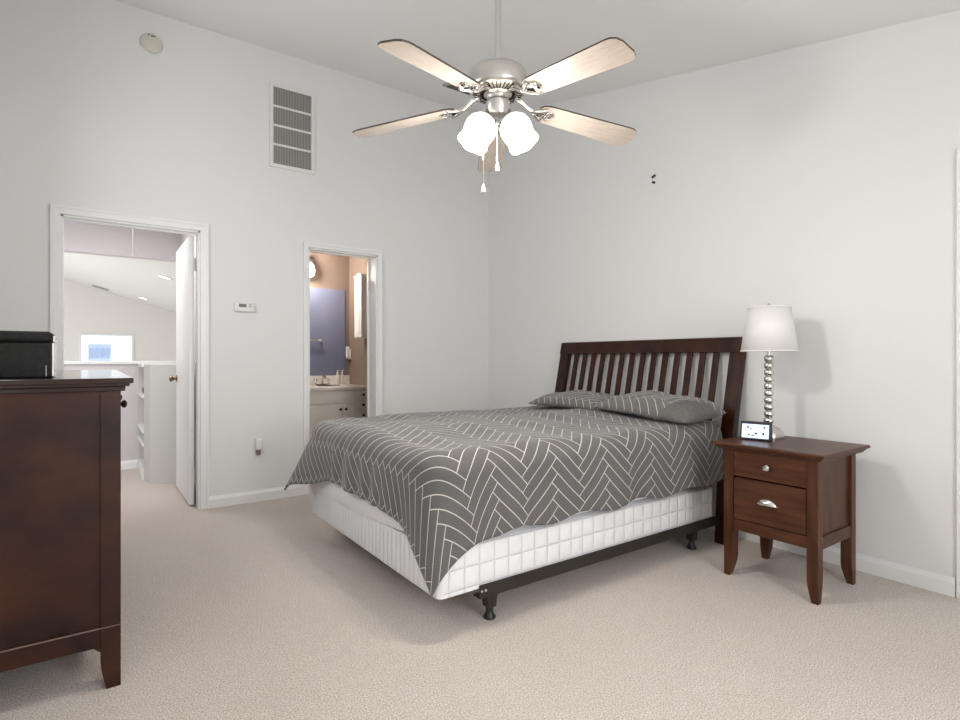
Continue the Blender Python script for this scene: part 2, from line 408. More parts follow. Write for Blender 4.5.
MB().quad((XL+.006, -2.15, 1.35), (XL+.006, -0.85, 1.35), (XL+.006, -0.85, 2.35), (XL+.006, -2.15, 2.35)).build('pane', M_glass, w2)

# ------------------------------------------------------------------ setting: hall and loft beyond the open door
HX0, HX1, HY = -5.2, -2.50, 2.05
m = MB(); m.box(HX0, T, -0.12, HX1, HY+0.12, 0.0)
struct(m.build('floor_hall', M_carpet))
m = MB(); m.box(HX1, T, 0, HX1+0.1, HY+0.12, 2.55)
struct(m.build('wall_hall_right', M_hallwall))
m = MB(); m.box(HX0-0.1, T, 0, HX0, HY+0.12, 2.55)
struct(m.build('wall_hall_left', M_hallwall))
m = MB(); m.box(HX0-0.1, T, 2.46, HX1+0.1, HY+0.12, 2.56)
struct(m.build('ceiling_hall', M_hallwall))
m = MB(); m.box(HX0, HY, 0, HX1, HY+0.12, 1.045)
struct(m.build('wall_hall_half', M_hallwall), 'low half wall of the loft landing')
m = MB(); m.box(HX0, HY-0.025, 1.045, HX1, HY+0.145, 1.076, bev=0.006)
struct(m.build('trim_4', M_trim), 'white cap of the half wall')
m = MB(); m.box(HX0, HY, 2.122, HX1, HY+0.12, 2.46)
struct(m.build('wall_hall_header', M_hallwall))
baseboard_y('baseboard_hall', HX0, -2.868, y=HY)
# loft room beyond
LY = 9.0; gz = lambda x: 1.5806-0.28623*x
m = MB(); W = (-3.440, -2.600, 0.55, 1.560)
def gable(x0, x1, z0=-2.7): m.prism([(x0, z0), (x1, z0), (x1, gz(x1)+0.05), (x0, gz(x0)+0.05)], LY, LY+0.12, 'y')
gable(-6.5, W[0]); gable(W[1], -0.6)
m.box(W[0], LY, -2.7, W[1], LY+0.12, W[2]); m.prism([(W[0], W[3]), (W[1], W[3]), (W[1], gz(W[1])+.05), (W[0], gz(W[0])+.05)], LY, LY+0.12, 'y')
struct(m.build('wall_loft_far', M_loftwall))
m = MB(); m.prism([(-6.6, gz(-6.6)), (-0.5, gz(-0.5)), (-0.5, gz(-0.5)+0.1), (-6.6, gz(-6.6)+0.1)], HY+0.12, LY+0.12, 'y')
struct(m.build('ceiling_loft', M_loftwall))
m = MB(); m.box(-6.6, HY+0.12, -2.7, -6.5, LY, gz(-6.5)); struct(m.build('wall_loft_left', M_loftwall))
m = MB(); m.box(-0.6, HY+0.12, -2.7, -0.5, LY, gz(-0.6)); struct(m.build('wall_loft_right', M_loftwall))
m = MB(); m.box(-6.6, HY+0.12, -2.8, -0.5, LY+0.12, -2.7); struct(m.build('floor_loft', M_tile))
m = MB(); m.box(-6.6, HY+0.10, -2.8, -0.5, HY+0.12, 0.0); m.box(-6.6, HY+0.10, 0, HX0-0.1, HY+0.12, 3.5); m.box(HX1+.1, HY+0.10, 0, -0.5, HY+0.12, 2.4)
m.box(HX0-0.1, HY+0.10, 2.46, HX1+.1, HY+0.12, 3.2); struct(m.build('wall_loft_near', M_loftwall))
m = MB(); fw = 0.04
x0, x1, z0, z1 = W
for (a, b, c, d) in ((x0-fw, z0-fw, x0, z1+fw), (x1, z0-fw, x1+fw, z1+fw), (x0, z1, x1, z1+fw), (x0, z0-fw, x1, z0)):
    m.box(a, LY-0.02, b, c, LY+0.02, d, bev=0.004)
w3 = struct(m.build('window_3', M_trim), 'bright window on the far loft wall')
MB().quad((x0, LY+.06, z0), (x1, LY+.06, z0), (x1, LY+.06, z1), (x0, LY+.06, z1)).build('pane', M_glass, w3)
# neighbouring house seen through that window
nh = thing('neighbour_house', 'blue grey neighbouring house seen through the bright far window', 'house', (-3.12, 14.0, -2.7))
MB().box(-3.36, 13.6, -2.7, -2.83, 17, 1.46).build('wall', M_roof, nh)
MB().prism([(-3.38, 1.461), (-2.81, 1.461), (-2.86, 1.52), (-3.33, 1.52)], 13.58, 17.1, 'y').build('roof', plain('roof_shingle', (0.45, 0.48, 0.55, 1), 0.9), nh)
m = MB()
for k in range(4): m.box(-3.33+k*0.13, 13.57, 1.12, -3.26+k*0.13, 13.6, 1.38)
m.build('window', plain('dark_window', (0.25, 0.3, 0.42, 1), 0.3), nh)

# built-in cubby unit at the end of the landing
bu = thing('cubby_shelf', 'low white built-in cubby shelf end on the landing beyond the open door', 'shelf', (-2.75, 1.6, 0))
A0, A1, A2, A3 = (-2.872, HY-0.005), (-2.872, 1.37), (-2.842, 1.18), (-2.645, 0.99)
m = MB()
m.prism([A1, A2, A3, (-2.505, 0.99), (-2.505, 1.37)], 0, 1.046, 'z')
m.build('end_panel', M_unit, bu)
m = MB(); m.box(-2.79, 1.30, 0, -2.505, HY-0.005, 1.0445); m.build('back_panel', M_hallwall, bu)
for ya, yb in ((HY-0.05, HY-0.005), (1.37, 1.40)): MB().box(-2.872, ya, 0, -2.79, yb, 1.045).build('side_panel', M_hallwall, bu)
sh0 = None
for z in (0.0, 0.30, 0.42, 0.74, 1.02):
    m = MB(); zz = z if z else 0.0
    m.box(-2.885, 1.37, zz, -2.58, HY-0.01, zz+(0.09 if z == 0 else 0.028), bev=0.003); m.build('shelf', M_trim, bu)
tag(MB().box(-2.865, 1.62, 0.770, -2.80, 1.74, 0.82, bev=0.008).build('storage_tin', M_black), 'small dark tin on the upper shelf of the landing cubby', 'tin')

# hall door, opened flat against the hall's right wall
dr = struct(bpy.data.objects.new('door_1', None)); COL.objects.link(dr); dr.location = (-2.63, 0.12, 0.01)
dr['label'] = 'white flush door standing open into the hall'
MB().box(-2.668, 0.125, 0.01, -2.633, 0.90, 2.012, bev=0.003).build('door_leaf', M_trim, dr)
m = MB()
for s in (-1, 1):
    xf = -2.668 if s < 0 else -2.633
    m.lathe([(0.031, 0), (0.031, 0.004), (0.012, 0.008), (0.011, 0.026), (0.022, 0.034), (0.027, 0.044), (0.024, 0.054), (0.0, 0.06)] if s < 0 else
            [(0.031, 0), (0.031, 0.004), (0.012, 0.008), (0.011, 0.02), (0.02, 0.026), (0.0, 0.034)], (xf, 0.84, 0.93), (s, 0, 0))
m.build('door_knob', plain('antique_brass', (0.25, 0.17, 0.10, 1), 0.25, metal=1.0), dr, 40)
for z in (0.25, 1.02, 1.80):
    m = MB(); m.cyl((-2.628, 0.118, z-0.045), (-2.628, 0.118, z+0.045), 0.007); m.box(-2.634, 0.10, z-0.045, -2.631, 0.16, z+0.045); m.build('hinge', M_nickel, dr)
# attic pull cord
m = MB(); m.cyl((-2.966, 1.2, 1.995), (-2.966, 1.2, 2.46), 0.003, n=8); m.lathe([(0.003, 0.03), (0.008, 0.018), (0.01, 0.006), (0.0, 0.0)], (-2.966, 1.2, 1.975), n=12)
tag(m.build('pull_cord', plain('grey_cord', (0.25, 0.24, 0.23, 1), 0.7)), 'thin attic pull cord hanging from the hall ceiling beyond the open door', 'cord')
# recessed lights and vent in the loft ceiling
nrm = Vector((-0.28623, 0, -1)).normalized()
for i, (p, lab) in enumerate((((-2.408, 4.577), 'larger round recessed light, nearer in the sloped loft ceiling'), ((-2.455, 8.087), 'smaller round recessed light, farther down the sloped loft ceiling'))):
    o = thing('recessed_light', lab, 'ceiling light', (p[0], p[1], gz(p[0])), 'loft recessed lights')
    MB().lathe([(0.075, 0.001), (0.10, 0.001), (0.105, 0.008), (0.08, 0.012)], (p[0], p[1], gz(p[0])), nrm, cap=False).build('trim_ring', M_trim, o)
    MB().lathe([(0.0, 0.004), (0.078, 0.004)], (p[0], p[1], gz(p[0])), nrm, cap=False).build('lens', M_lamp_on, o)
m = MB(); rot = Matrix.Rotation(math.atan(0.28623), 3, 'Y')
m.box(-3.27, 8.36, gz(-3.13)-0.014, -2.99, 8.56, gz(-3.13)-0.002, rot=rot)
for k in range(4): m.box(-3.25, 8.38+k*.045, gz(-3.13)-0.02, -3.01, 8.405+k*.045, gz(-3.13)-0.012, rot=rot)
tag(m.build('ceiling_vent', M_louver), 'flat grey air vent in the bright sloped loft ceiling', 'vent')

# ------------------------------------------------------------------ setting: bathroom through the narrow doorway
BX0, BX1, BY = -2.36, -0.79, 1.70
m = MB(); m.box(BX0, BY, 0, BX1+0.1, BY+0.1, 2.5); struct(m.build('wall_bath_far', M_taupe))
m = MB(); m.box(BX1, T, 0, BX1+0.1, BY, 2.5); struct(m.build('wall_bath_right', M_taupe))
m = MB(); m.box(BX0-0.03, T, 0, BX0, BY, 2.5); struct(m.build('wall_bath_left', M_taupe))
m = MB(); m.box(BX0, T, 0, D2[0], T+0.012, 2.45); m.box(D2[1], T, 0, BX1, T+0.012, 2.45); m.box(D2[0], T, D2[2], D2[1], T+0.012, 2.45)
struct(m.build('wall_bath_near', M_slate))
m = MB(); m.box(BX0-.03, T, 2.45, BX1+.1, BY+.1, 2.55); struct(m.build('ceiling_bath', M_taupe))
m = MB(); m.box(BX0-.03, T, -0.12, BX1+.1, BY+.1, 0.0); struct(m.build('floor_bath', M_tile))

dq = struct(bpy.data.objects.new('door_2', None)); COL.objects.link(dq); dq.location = (-1.238, 0.13, 0.01)
dq['label'] = 'white bathroom door folded back, seen nearly edge on'
th = R(67.3); rz = Matrix.Rotation(th, 3, 'Z')
m = MB(); r = bmesh.ops.create_cube(m.bm, size=1.0)
bmesh.ops.scale(m.bm, verts=r['verts'], vec=(0.56, 0.034, 1.98)); bmesh.ops.translate(m.bm, verts=r['verts'], vec=(0.285, 0.0, 1.0))
bmesh.ops.rotate(m.bm, verts=r['verts'], cent=(0, 0, 0), matrix=rz); bmesh.ops.translate(m.bm, verts=r['verts'], vec=(-1.222, 0.145, 0.0))
m.build('door_leaf', M_trim, dq)
for z in (0.3, 1.75):
    m = MB(); m.cyl((-1.236, 0.13, z-.045), (-1.236, 0.13, z+.045), 0.007); m.build('hinge', M_nickel, dq)

va = thing('vanity_cabinet', 'cream bathroom vanity cabinet with drawers under a white counter', 'cabinet', (-1.45, 1.42, 0))
VF = 1.13
m = MB(); m.box(-2.10, VF+0.02, 0.09, BX1-0.004, BY-0.004, 0.765); m.box(-2.10, VF+0.08, 0.0, BX1-0.004, BY-0.004, 0.10); m.build('body', M_vanity, va)
def pull(mm, x, z, y):
    mm.lathe([(0.006, 0), (0.006, 0.012), (0.013, 0.018), (0.014, 0.026), (0.0, 0.03)], (x, y, z), (0, -1, 0), n=14)
def front(x0, x1, z0, z1, knobs, nm):
    m = MB(); m.box(x0, VF, z0, x1, VF+0.02, z1, bev=0.005); m.box(x0+.03, VF-0.006, z0+.03, x1-.03, VF+0.002, z1-.03, bev=0.005)
    o = m.build(nm, M_vanity, va)
    for kx, kz in knobs:
        k = MB(); pull(k, kx, kz, VF-0.005); k.build('knob', M_bronze, o, 40)
front(-2.08, -1.50, 0.63, 0.755, (), 'false_front'); front(-1.47, -0.955, 0.63, 0.755, (), 'false_front')
front(-2.08, -1.80, 0.12, 0.61, ((-1.82, 0.56),), 'door'); front(-1.77, -1.50, 0.12, 0.61, ((-1.74, 0.56),), 'door')
front(-1.47, -1.10, 0.12, 0.61, ((-1.125, 0.565),), 'door'); front(-1.09, -0.955, 0.12, 0.61, ((-1.065, 0.565),), 'door')
front(-0.94, -0.80, 0.66, 0.755, ((-0.868, 0.71),), 'drawer'); front(-0.94, -0.80, 0.55, 0.645, ((-0.868, 0.60),), 'drawer'); front(-0.94, -0.80, 0.12, 0.535, ((-0.868, 0.49),), 'drawer')
ct = thing('vanity_counter', 'white cultured marble vanity counter with backsplash below the mirror', 'counter', (-1.45, 1.42, 0.767))
MB().box(-2.12, VF-0.02, 0.767, BX1-0.002, BY-0.002, 0.802, bev=0.006).build('top', M_counter, ct)
MB().box(-2.12, BY-0.022, 0.803, BX1-0.002, BY-0.002, 0.905, bev=0.004).build('backsplash', M_counter, ct)
m = MB(); m.lathe([(0.17, 0.0), (0.19, 0.006), (0.20, 0.0), (0.19, -0.0)], (-1.16, 1.38, 0.802), n=32); m.build('basin_rim', M_counter, ct, 40)
fa = thing('bathroom_faucet', 'chrome bathroom faucet with two handles on the white counter', 'faucet', (-1.16, 1.56, 0.803))
m = MB(); m.box(-1.25, 1.545, 0.803, -1.07, 1.585, 0.818, bev=0.006); m.build('base', M_nickelb, fa)
m = MB(); m.tube([(-1.16, 1.565, 0.815), (-1.16, 1.562, 0.875), (-1.16, 1.54, 0.90), (-1.16, 1.49, 0.90), (-1.16, 1.46, 0.885)], 0.011, 12); m.build('spout', M_nickelb, fa, 50)
for x in (-1.235, -1.085):
    m = MB(); m.lathe([(0.014, 0), (0.012, 0.03), (0.022, 0.036), (0.02, 0.056), (0, 0.06)], (x, 1.565, 0.816), n=16); m.build('handle', M_nickelb, fa, 40)
for i, x in enumerate((-0.972, -0.918)):
    o = thing('soap_bottle', ('left' if i == 0 else 'right')+' one of two small clear soap bottles on the vanity counter', 'bottle', (x, 1.60, 0.803), 'soap bottles')
    MB().lathe([(0.0, 0), (0.022, 0), (0.024, 0.006), (0.024, 0.10), (0.011, 0.118), (0.011, 0.13)], (x, 1.60, 0.803), n=18).build('body', M_counter, o, 40)
    m = MB(); m.lathe([(0.013, 0.13), (0.013, 0.142), (0.005, 0.145), (0.005, 0.165), (0.0, 0.166)], (x, 1.60, 0.803), n=14); m.box(x-.006, 1.555, .962, x+.006, 1.603, .97); m.build('pump', M_white, o, 40)
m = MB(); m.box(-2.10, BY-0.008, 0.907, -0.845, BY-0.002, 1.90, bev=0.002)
tag(m.build('vanity_mirror', M_mirror), 'large frameless mirror over the bathroom vanity, its blue-grey reflection painted in', 'mirror')
vl = thing('vanity_light', 'lit frosted globe light bar above the bathroom mirror', 'light', (-1.6, 1.68, 2.12))
MB().box(-2.0, BY-0.03, 2.14, -1.22, BY-0.002, 2.22, bev=0.008).build('back_plate', M_nickel, vl)
for x in (-1.93, -1.62, -1.30):
    m = MB(); m.cyl((x, BY-0.03, 2.18), (x, 1.60, 2.18), 0.01); m.lathe([(0.03, 0.0), (0.03, 0.03)], (x, 1.60, 2.165)); a = m.build('arm', M_nickel, vl)
    MB().lathe([(0.03, 0.16), (0.055, 0.13), (0.068, 0.07), (0.06, 0.02), (0.035, 0.0)], (x, 1.60, 2.005), cap=False).build('glass_globe', M_globe, a, 40)
point('vanity_bulb', (-1.42, 1.42, 2.08), 24, (1.0, 0.89, 0.77), 0.06)
wc = thing('wall_cabinet', 'tall white wall cabinet on the brown bathroom side wall', 'cabinet', (-0.86, 1.3, 1.33))
CB0, CB1 = 1.08, 1.27
m = MB(); m.box(-0.888, CB0, 1.325, BX1-0.002, CB1, 1.985); m.build('body', M_trim, wc)
m = MB(); m.box(-0.905, CB0, 1.33, -0.890, CB1, 1.98, bev=0.004); m.box(-0.909, CB0+.04, 1.38, -0.903, CB1-.04, 1.93, bev=0.003); m.build('door', M_trim, wc)
m = MB(); m.box(-0.912, CB0-.01, 1.985, BX1-0.002, CB1+.01, 2.005, bev=0.006); m.prism([(CB0, 2.004), (CB1, 2.004), ((CB0+CB1)/2, 2.03)], -0.90, BX1-0.002, 'x'); m.build('crown', M_trim, wc)
m = MB(); m.box(-0.805, 1.63, 1.09, BX1-0.002, 1.69, 1.21, bev=0.004); m.box(-0.845, 1.645, 1.10, -0.805, 1.685, 1.24, bev=0.012)
tag(m.build('night_light', M_white), 'white plug-in night light on the brown wall beside the bathroom mirror', 'night light')
tb = thing('towel_bar_reflection', 'reflection of a slim dark towel bar, modelled as a bar across the bathroom mirror', 'towel bar', (-1.3, 1.66, 1.30))  # mirrored bar built as solid geometry in front of the panel
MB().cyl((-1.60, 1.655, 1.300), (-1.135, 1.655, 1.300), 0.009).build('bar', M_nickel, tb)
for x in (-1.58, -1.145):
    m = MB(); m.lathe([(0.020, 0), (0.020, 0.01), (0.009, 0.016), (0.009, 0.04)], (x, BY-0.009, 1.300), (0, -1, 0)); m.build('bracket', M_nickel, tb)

# ------------------------------------------------------------------ wall fittings
rg = thing('return_air_grille', 'tall white return air grille high on the far wall', 'vent', (-1.95, 0, 2.6))
gx0, gx1, gz0, gz1 = -2.128, -1.770, 2.600, 3.262
m = MB(); fw = 0.03
m.box(gx0, 0, gz0, gx0+fw, -0.012, gz1, bev=0.003); m.box(gx1-fw, 0, gz0, gx1, -0.012, gz1, bev=0.003)
m.box(gx0, 0, gz0, gx1, -0.0125, gz0+fw, bev=0.003); m.box(gx0, 0, gz1-fw, gx1, -0.0125, gz1, bev=0.003)
m.build('frame', M_white, rg)
MB().box(gx0+fw, -0.001, gz0+fw, gx1-fw, -0.003, gz1-fw).build('backing', M_grille_dark, rg)
ih = (gz1-gz0-2*fw)
for k in (1, 2, 3):
    z = gz0+fw+ih*k/4; MB().box(gx0+fw, -0.002, z-0.008, gx1-fw, -0.011, z+0.008, bev=0.002).build('cross_bar', M_white, rg)
m = MB(); n = 24
for i in range(n):
    x = gx0+fw+(gx1-gx0-2*fw)*(i+0.5)/n; m.box(x-0.0028, -0.003, gz0+fw, x+0.0028, -0.008, gz1-fw)
m.build('louvers', M_louver, rg)

sd = thing('smoke_detector', 'round cream smoke detector near the ceiling on the far wall', 'smoke detector', (-2.92, 0, 3.30))
c0 = (-2.918, 0, 3.285)
MB().lathe([(0.072, 0), (0.072, 0.012), (0.068, 0.016)], c0, (0, -1, 0), n=40).build('base', M_white, sd, 40)
MB().lathe([(0.068, 0.014), (0.064, 0.03), (0.05, 0.038), (0.0, 0.04)], c0, (0, -1, 0), n=40).build('cover', M_cream, sd, 40)
m = MB(); m.box(-2.941, -0.039, 3.327, -2.933, -0.042, 3.335); m.box(-2.921, -0.039, 3.325, -2.896, -0.042, 3.331); m.build('indicator', M_lcd, sd)

ts = thing('thermostat', 'white wall thermostat with small dark display between the two doorways', 'thermostat', (-2.31, 0, 1.49))
MB().box(-2.386, 0, 1.452, -2.234, -0.026, 1.528, bev=0.012, seg=3).build('housing', M_white, ts, 50)
d_ = MB().box(-2.355, -0.024, 1.487, -2.300, -0.0275, 1.513).build('display', M_lcd, ts)
m = MB(); m.box(-2.345, -0.0275, 1.493, -2.340, -0.028, 1.507); m.box(-2.335, -0.0275, 1.493, -2.325, -0.028, 1.507); m.box(-2.318, -0.0275, 1.493, -2.308, -0.028, 1.507); m.build('digits', M_black, d_)
for z in (1.509, 1.494): MB().box(-2.285, -0.025, z-.004, -2.262, -0.0285, z+.004, bev=0.002).build('button', M_louver, ts)
MB().box(-2.36, -0.025, 1.462, -2.25, -0.027, 1.476, bev=0.001).build('flap', M_white, ts)

ol = thing('wall_outlet', 'white wall outlet low on the far wall below the thermostat', 'outlet', (-2.21, 0, 0.425))
MB().box(-2.248, 0, 0.365, -2.172, -0.006, 0.485, bev=0.003).build('plate', M_white, ol)
m = MB()
for z in (0.449, 0.399): m.box(-2.228, -0.005, z-.016, -2.192, -0.009, z+.016, bev=0.003)
m.build('socket', M_cream, ol)
pl = thing('plug_in_freshener', 'white plug-in device with dark underside on the low wall outlet', 'plug', (-2.21, -0.009, 0.42))
MB().box(-2.236, -0.010, 0.40, -2.186, -0.052, 0.486, bev=0.014, seg=3).build('housing', M_white, pl, 50)
MB().lathe([(0.012, 0.0), (0.017, 0.006), (0.018, 0.03), (0.01, 0.042)], (-2.216, -0.032, 0.362), n=18).build('refill', plain('smoky_refill', (0.22, 0.17, 0.13, 1), 0.2), pl, 40)

hk = thing('wall_hook', 'tiny dark metal hook alone high on the right wall above the headboard', 'hook', (0, -1.987, 2.36))
m = MB(); m.box(0, -1.996, 2.385, -0.012, -1.964, 2.400, bev=0.003, rot=Matrix.Rotation(R(-18), 3, 'X')); m.build('bracket', M_black, hk)
m = MB(); m.cyl((0, -1.983, 2.348), (-0.02, -1.983, 2.348), 0.008); m.build('screw', M_black, hk)

# ------------------------------------------------------------------ bed: headboard and metal frame
bed = thing('bed_frame', 'dark cherry slatted headboard with low brown metal bed frame', 'bed', (-1.2, -1.85, 0))
def hx(z):   # front face of the leaning headboard at height z
    return -0.035-(1.23-z)*0.212 if z > 0.55 else -0.179-(0.55-z)*0.075
HY0, HY1 = -2.655, -1.085
zs = [0.0, 0.2, 0.4, 0.55, 0.7, 0.85, 1.0, 1.155]
for (a, b) in ((HY0, HY0+0.082), (HY1-0.082, HY1)):
    m = MB(); pts = [(hx(z), z) for z in zs]+[(hx(z)+(0.05 if z > .3 else 0.06), z) for z in zs[::-1]]
    m.prism(pts, a, b, 'y', bev=0.003); m.build('headboard_post', M_hb, bed)
m = MB(); m.prism([(hx(1.138)-0.004, 1.138), (hx(1.23)-0.004, 1.228), (hx(1.23)+0.01, 1.234), (hx(1.23)+0.034, 1.230), (hx(1.138)+0.034, 1.138)], HY0-0.004, HY1+0.004, 'y', bev=0.003)
m.build('top_rail', M_hb, bed)
m = MB(); m.prism([(hx(0.40)+0.005, 0.40), (hx(0.62)+0.005, 0.62), (hx(0.62)+0.035, 0.62), (hx(0.40)+0.035, 0.40)], HY0+0.08, HY1-0.08, 'y'); m.build('lower_rail', M_hb, bed)
pitch = (HY1-HY0-0.164)/15
for i in range(14):
    y = HY0+0.082+pitch*(i+1)
    m = MB(); m.prism([(hx(0.60)+0.008, 0.60), (hx(1.145)+0.008, 1.145), (hx(1.145)+0.026, 1.145), (hx(0.60)+0.026, 0.60)], y-0.0195, y+0.0195, 'y', bev=0.002); m.build('slat', M_hb, bed)
BX, BXh = -2.150, -0.245     # foot and head of the mattress set
BY0, BY1 = -2.590, -1.065
for s, y in ((-1, BY0), (1, BY1)):
    m = MB(); m.box(-1.955, y+s*0.002, 0.112, -0.20, y+s*0.007, 0.168, bev=0.002); m.box(-1.955, y+s*0.007, 0.112, -0.20, y-s*0.04, 0.118)
    m.build('side_rail', M_frame, bed)
    m = MB(); 
    for x in (-1.945, -1.925): m.lathe([(0.005, 0.0), (0.005, 0.003), (0, 0.005)], (x, y+s*0.007, 0.142), (0, s, 0), n=10)
    m.build('rivet', M_nickel, bed)
for x in (-1.875, -0.42):
    m = MB(); m.box(x-0.02, BY0+0.0, 0.105, x+0.02, BY1, 0.114); m.build('cross_rail', M_frame, bed)
    for y in (BY0+0.035, BY1-0.035):
        m = MB(); m.prism([(-0.030, 0.115), (0.030, 0.115), (0.021, 0.05), (-0.021, 0.05)], y-0.022, y+0.022, 'y', bev=0.003)
        bmesh.ops.translate(m.bm, verts=m.bm.verts, vec=(x, 0, 0))
        lg = m.build('leg', M_frame, bed)
        m = MB(); m.lathe([(0.026, 0), (0.028, 0.006), (0.022, 0.014), (0.016, 0.03), (0.017, 0.05)], (x, y, 0.0), n=20); m.build('foot', M_black, lg, 40)
# ------------------------------------------------------------------ box spring, mattress
def rounded_slab(mb, x0, x1, y0, y1, z0, z1, rc, re, n=8):
    """slab with rounded plan corners rc and softened top/bottom edges re"""
    def ring(ins, z):
        r = max(rc-ins, 0.004); v = []
        for cx_, cy_, a0 in ((x1-rc, y1-rc, 0), (x0+rc, y1-rc, 90), (x0+rc, y0+rc, 180), (x1-rc, y0+rc, 270)):
            for k in range(n+1):
                a = R(a0+90*k/n); v.append(mb.bm.verts.new((cx_+r*math.cos(a), cy_+r*math.sin(a), z)))
        return v
    prof = [(re*(1-math.sin(R(a))), z0+re*(1-math.cos(R(a)))) for a in (0, 30, 60, 90)]
    prof += [(re*(1-math.sin(R(a))), z1-re*(1-math.cos(R(a)))) for a in (90, 60, 30, 0)]
    rings = [ring(i, z) for i, z in prof]
    for a, b in zip(rings, rings[1:]):
        L_ = len(a)
        for i in range(L_): mb.bm.faces.new((a[i], a[(i+1) % L_], b[(i+1) % L_], b[i]))
    mb.bm.faces.new(rings[0][::-1]); mb.bm.faces.new(rings[-1])
m = MB(); rounded_slab(m, BX, BXh, BY0, BY1, 0.148, 0.342, 0.035, 0.012)
tag(m.build('box_spring', M_ticking, None, 40), 'white quilted box spring on the metal bed frame', 'box spring')
m = MB(); rounded_slab(m, BX+0.004, BXh, BY0+0.004, BY1-0.004, 0.344, 0.685, 0.17, 0.06)
mt = tag(m.build('mattress', M_sheet, None, 50), 'white mattress in a fitted sheet between box spring and duvet', 'mattress')
# hem of the fitted sheet, sagging at the foot
m = MB(); pts = []; N_ = 40
up = []; lo = []
for i in range(N_+1):
    y = BY1-0.03-(BY1-BY0-0.09)*i/N_; t = i/N_
    zl = 0.300+0.070*t**1.2-0.012*math.sin(PI*t); bul = 0.014+0.004*math.sin(t*23)
    lo.append((BX-0.004, y, zl)); up.append((BX-bul, y, zl+0.03))
top = [(BX-0.006+0.003*math.sin(i*0.9), p[1], 0.50) for i, p in enumerate(lo)]
mid = [(BX-0.018+0.004*math.sin(i*0.7), p[1], 0.42) for i, p in enumerate(lo)]
back = [(BX+0.004, p[1], 0.50) for p in lo]; backl = [(BX-0.001, p[1], p[2]) for p in lo]
rows = [[m.bm.verts.new(p) for p in r_] for r_ in (backl, lo, up, mid, top, back)]
for a, b in zip(rows, rows[1:]):
    for i in range(N_): m.bm.faces.new((a[i], a[i+1], b[i+1], b[i]))
m.build('sheet_hem', M_sheet, mt, 60)

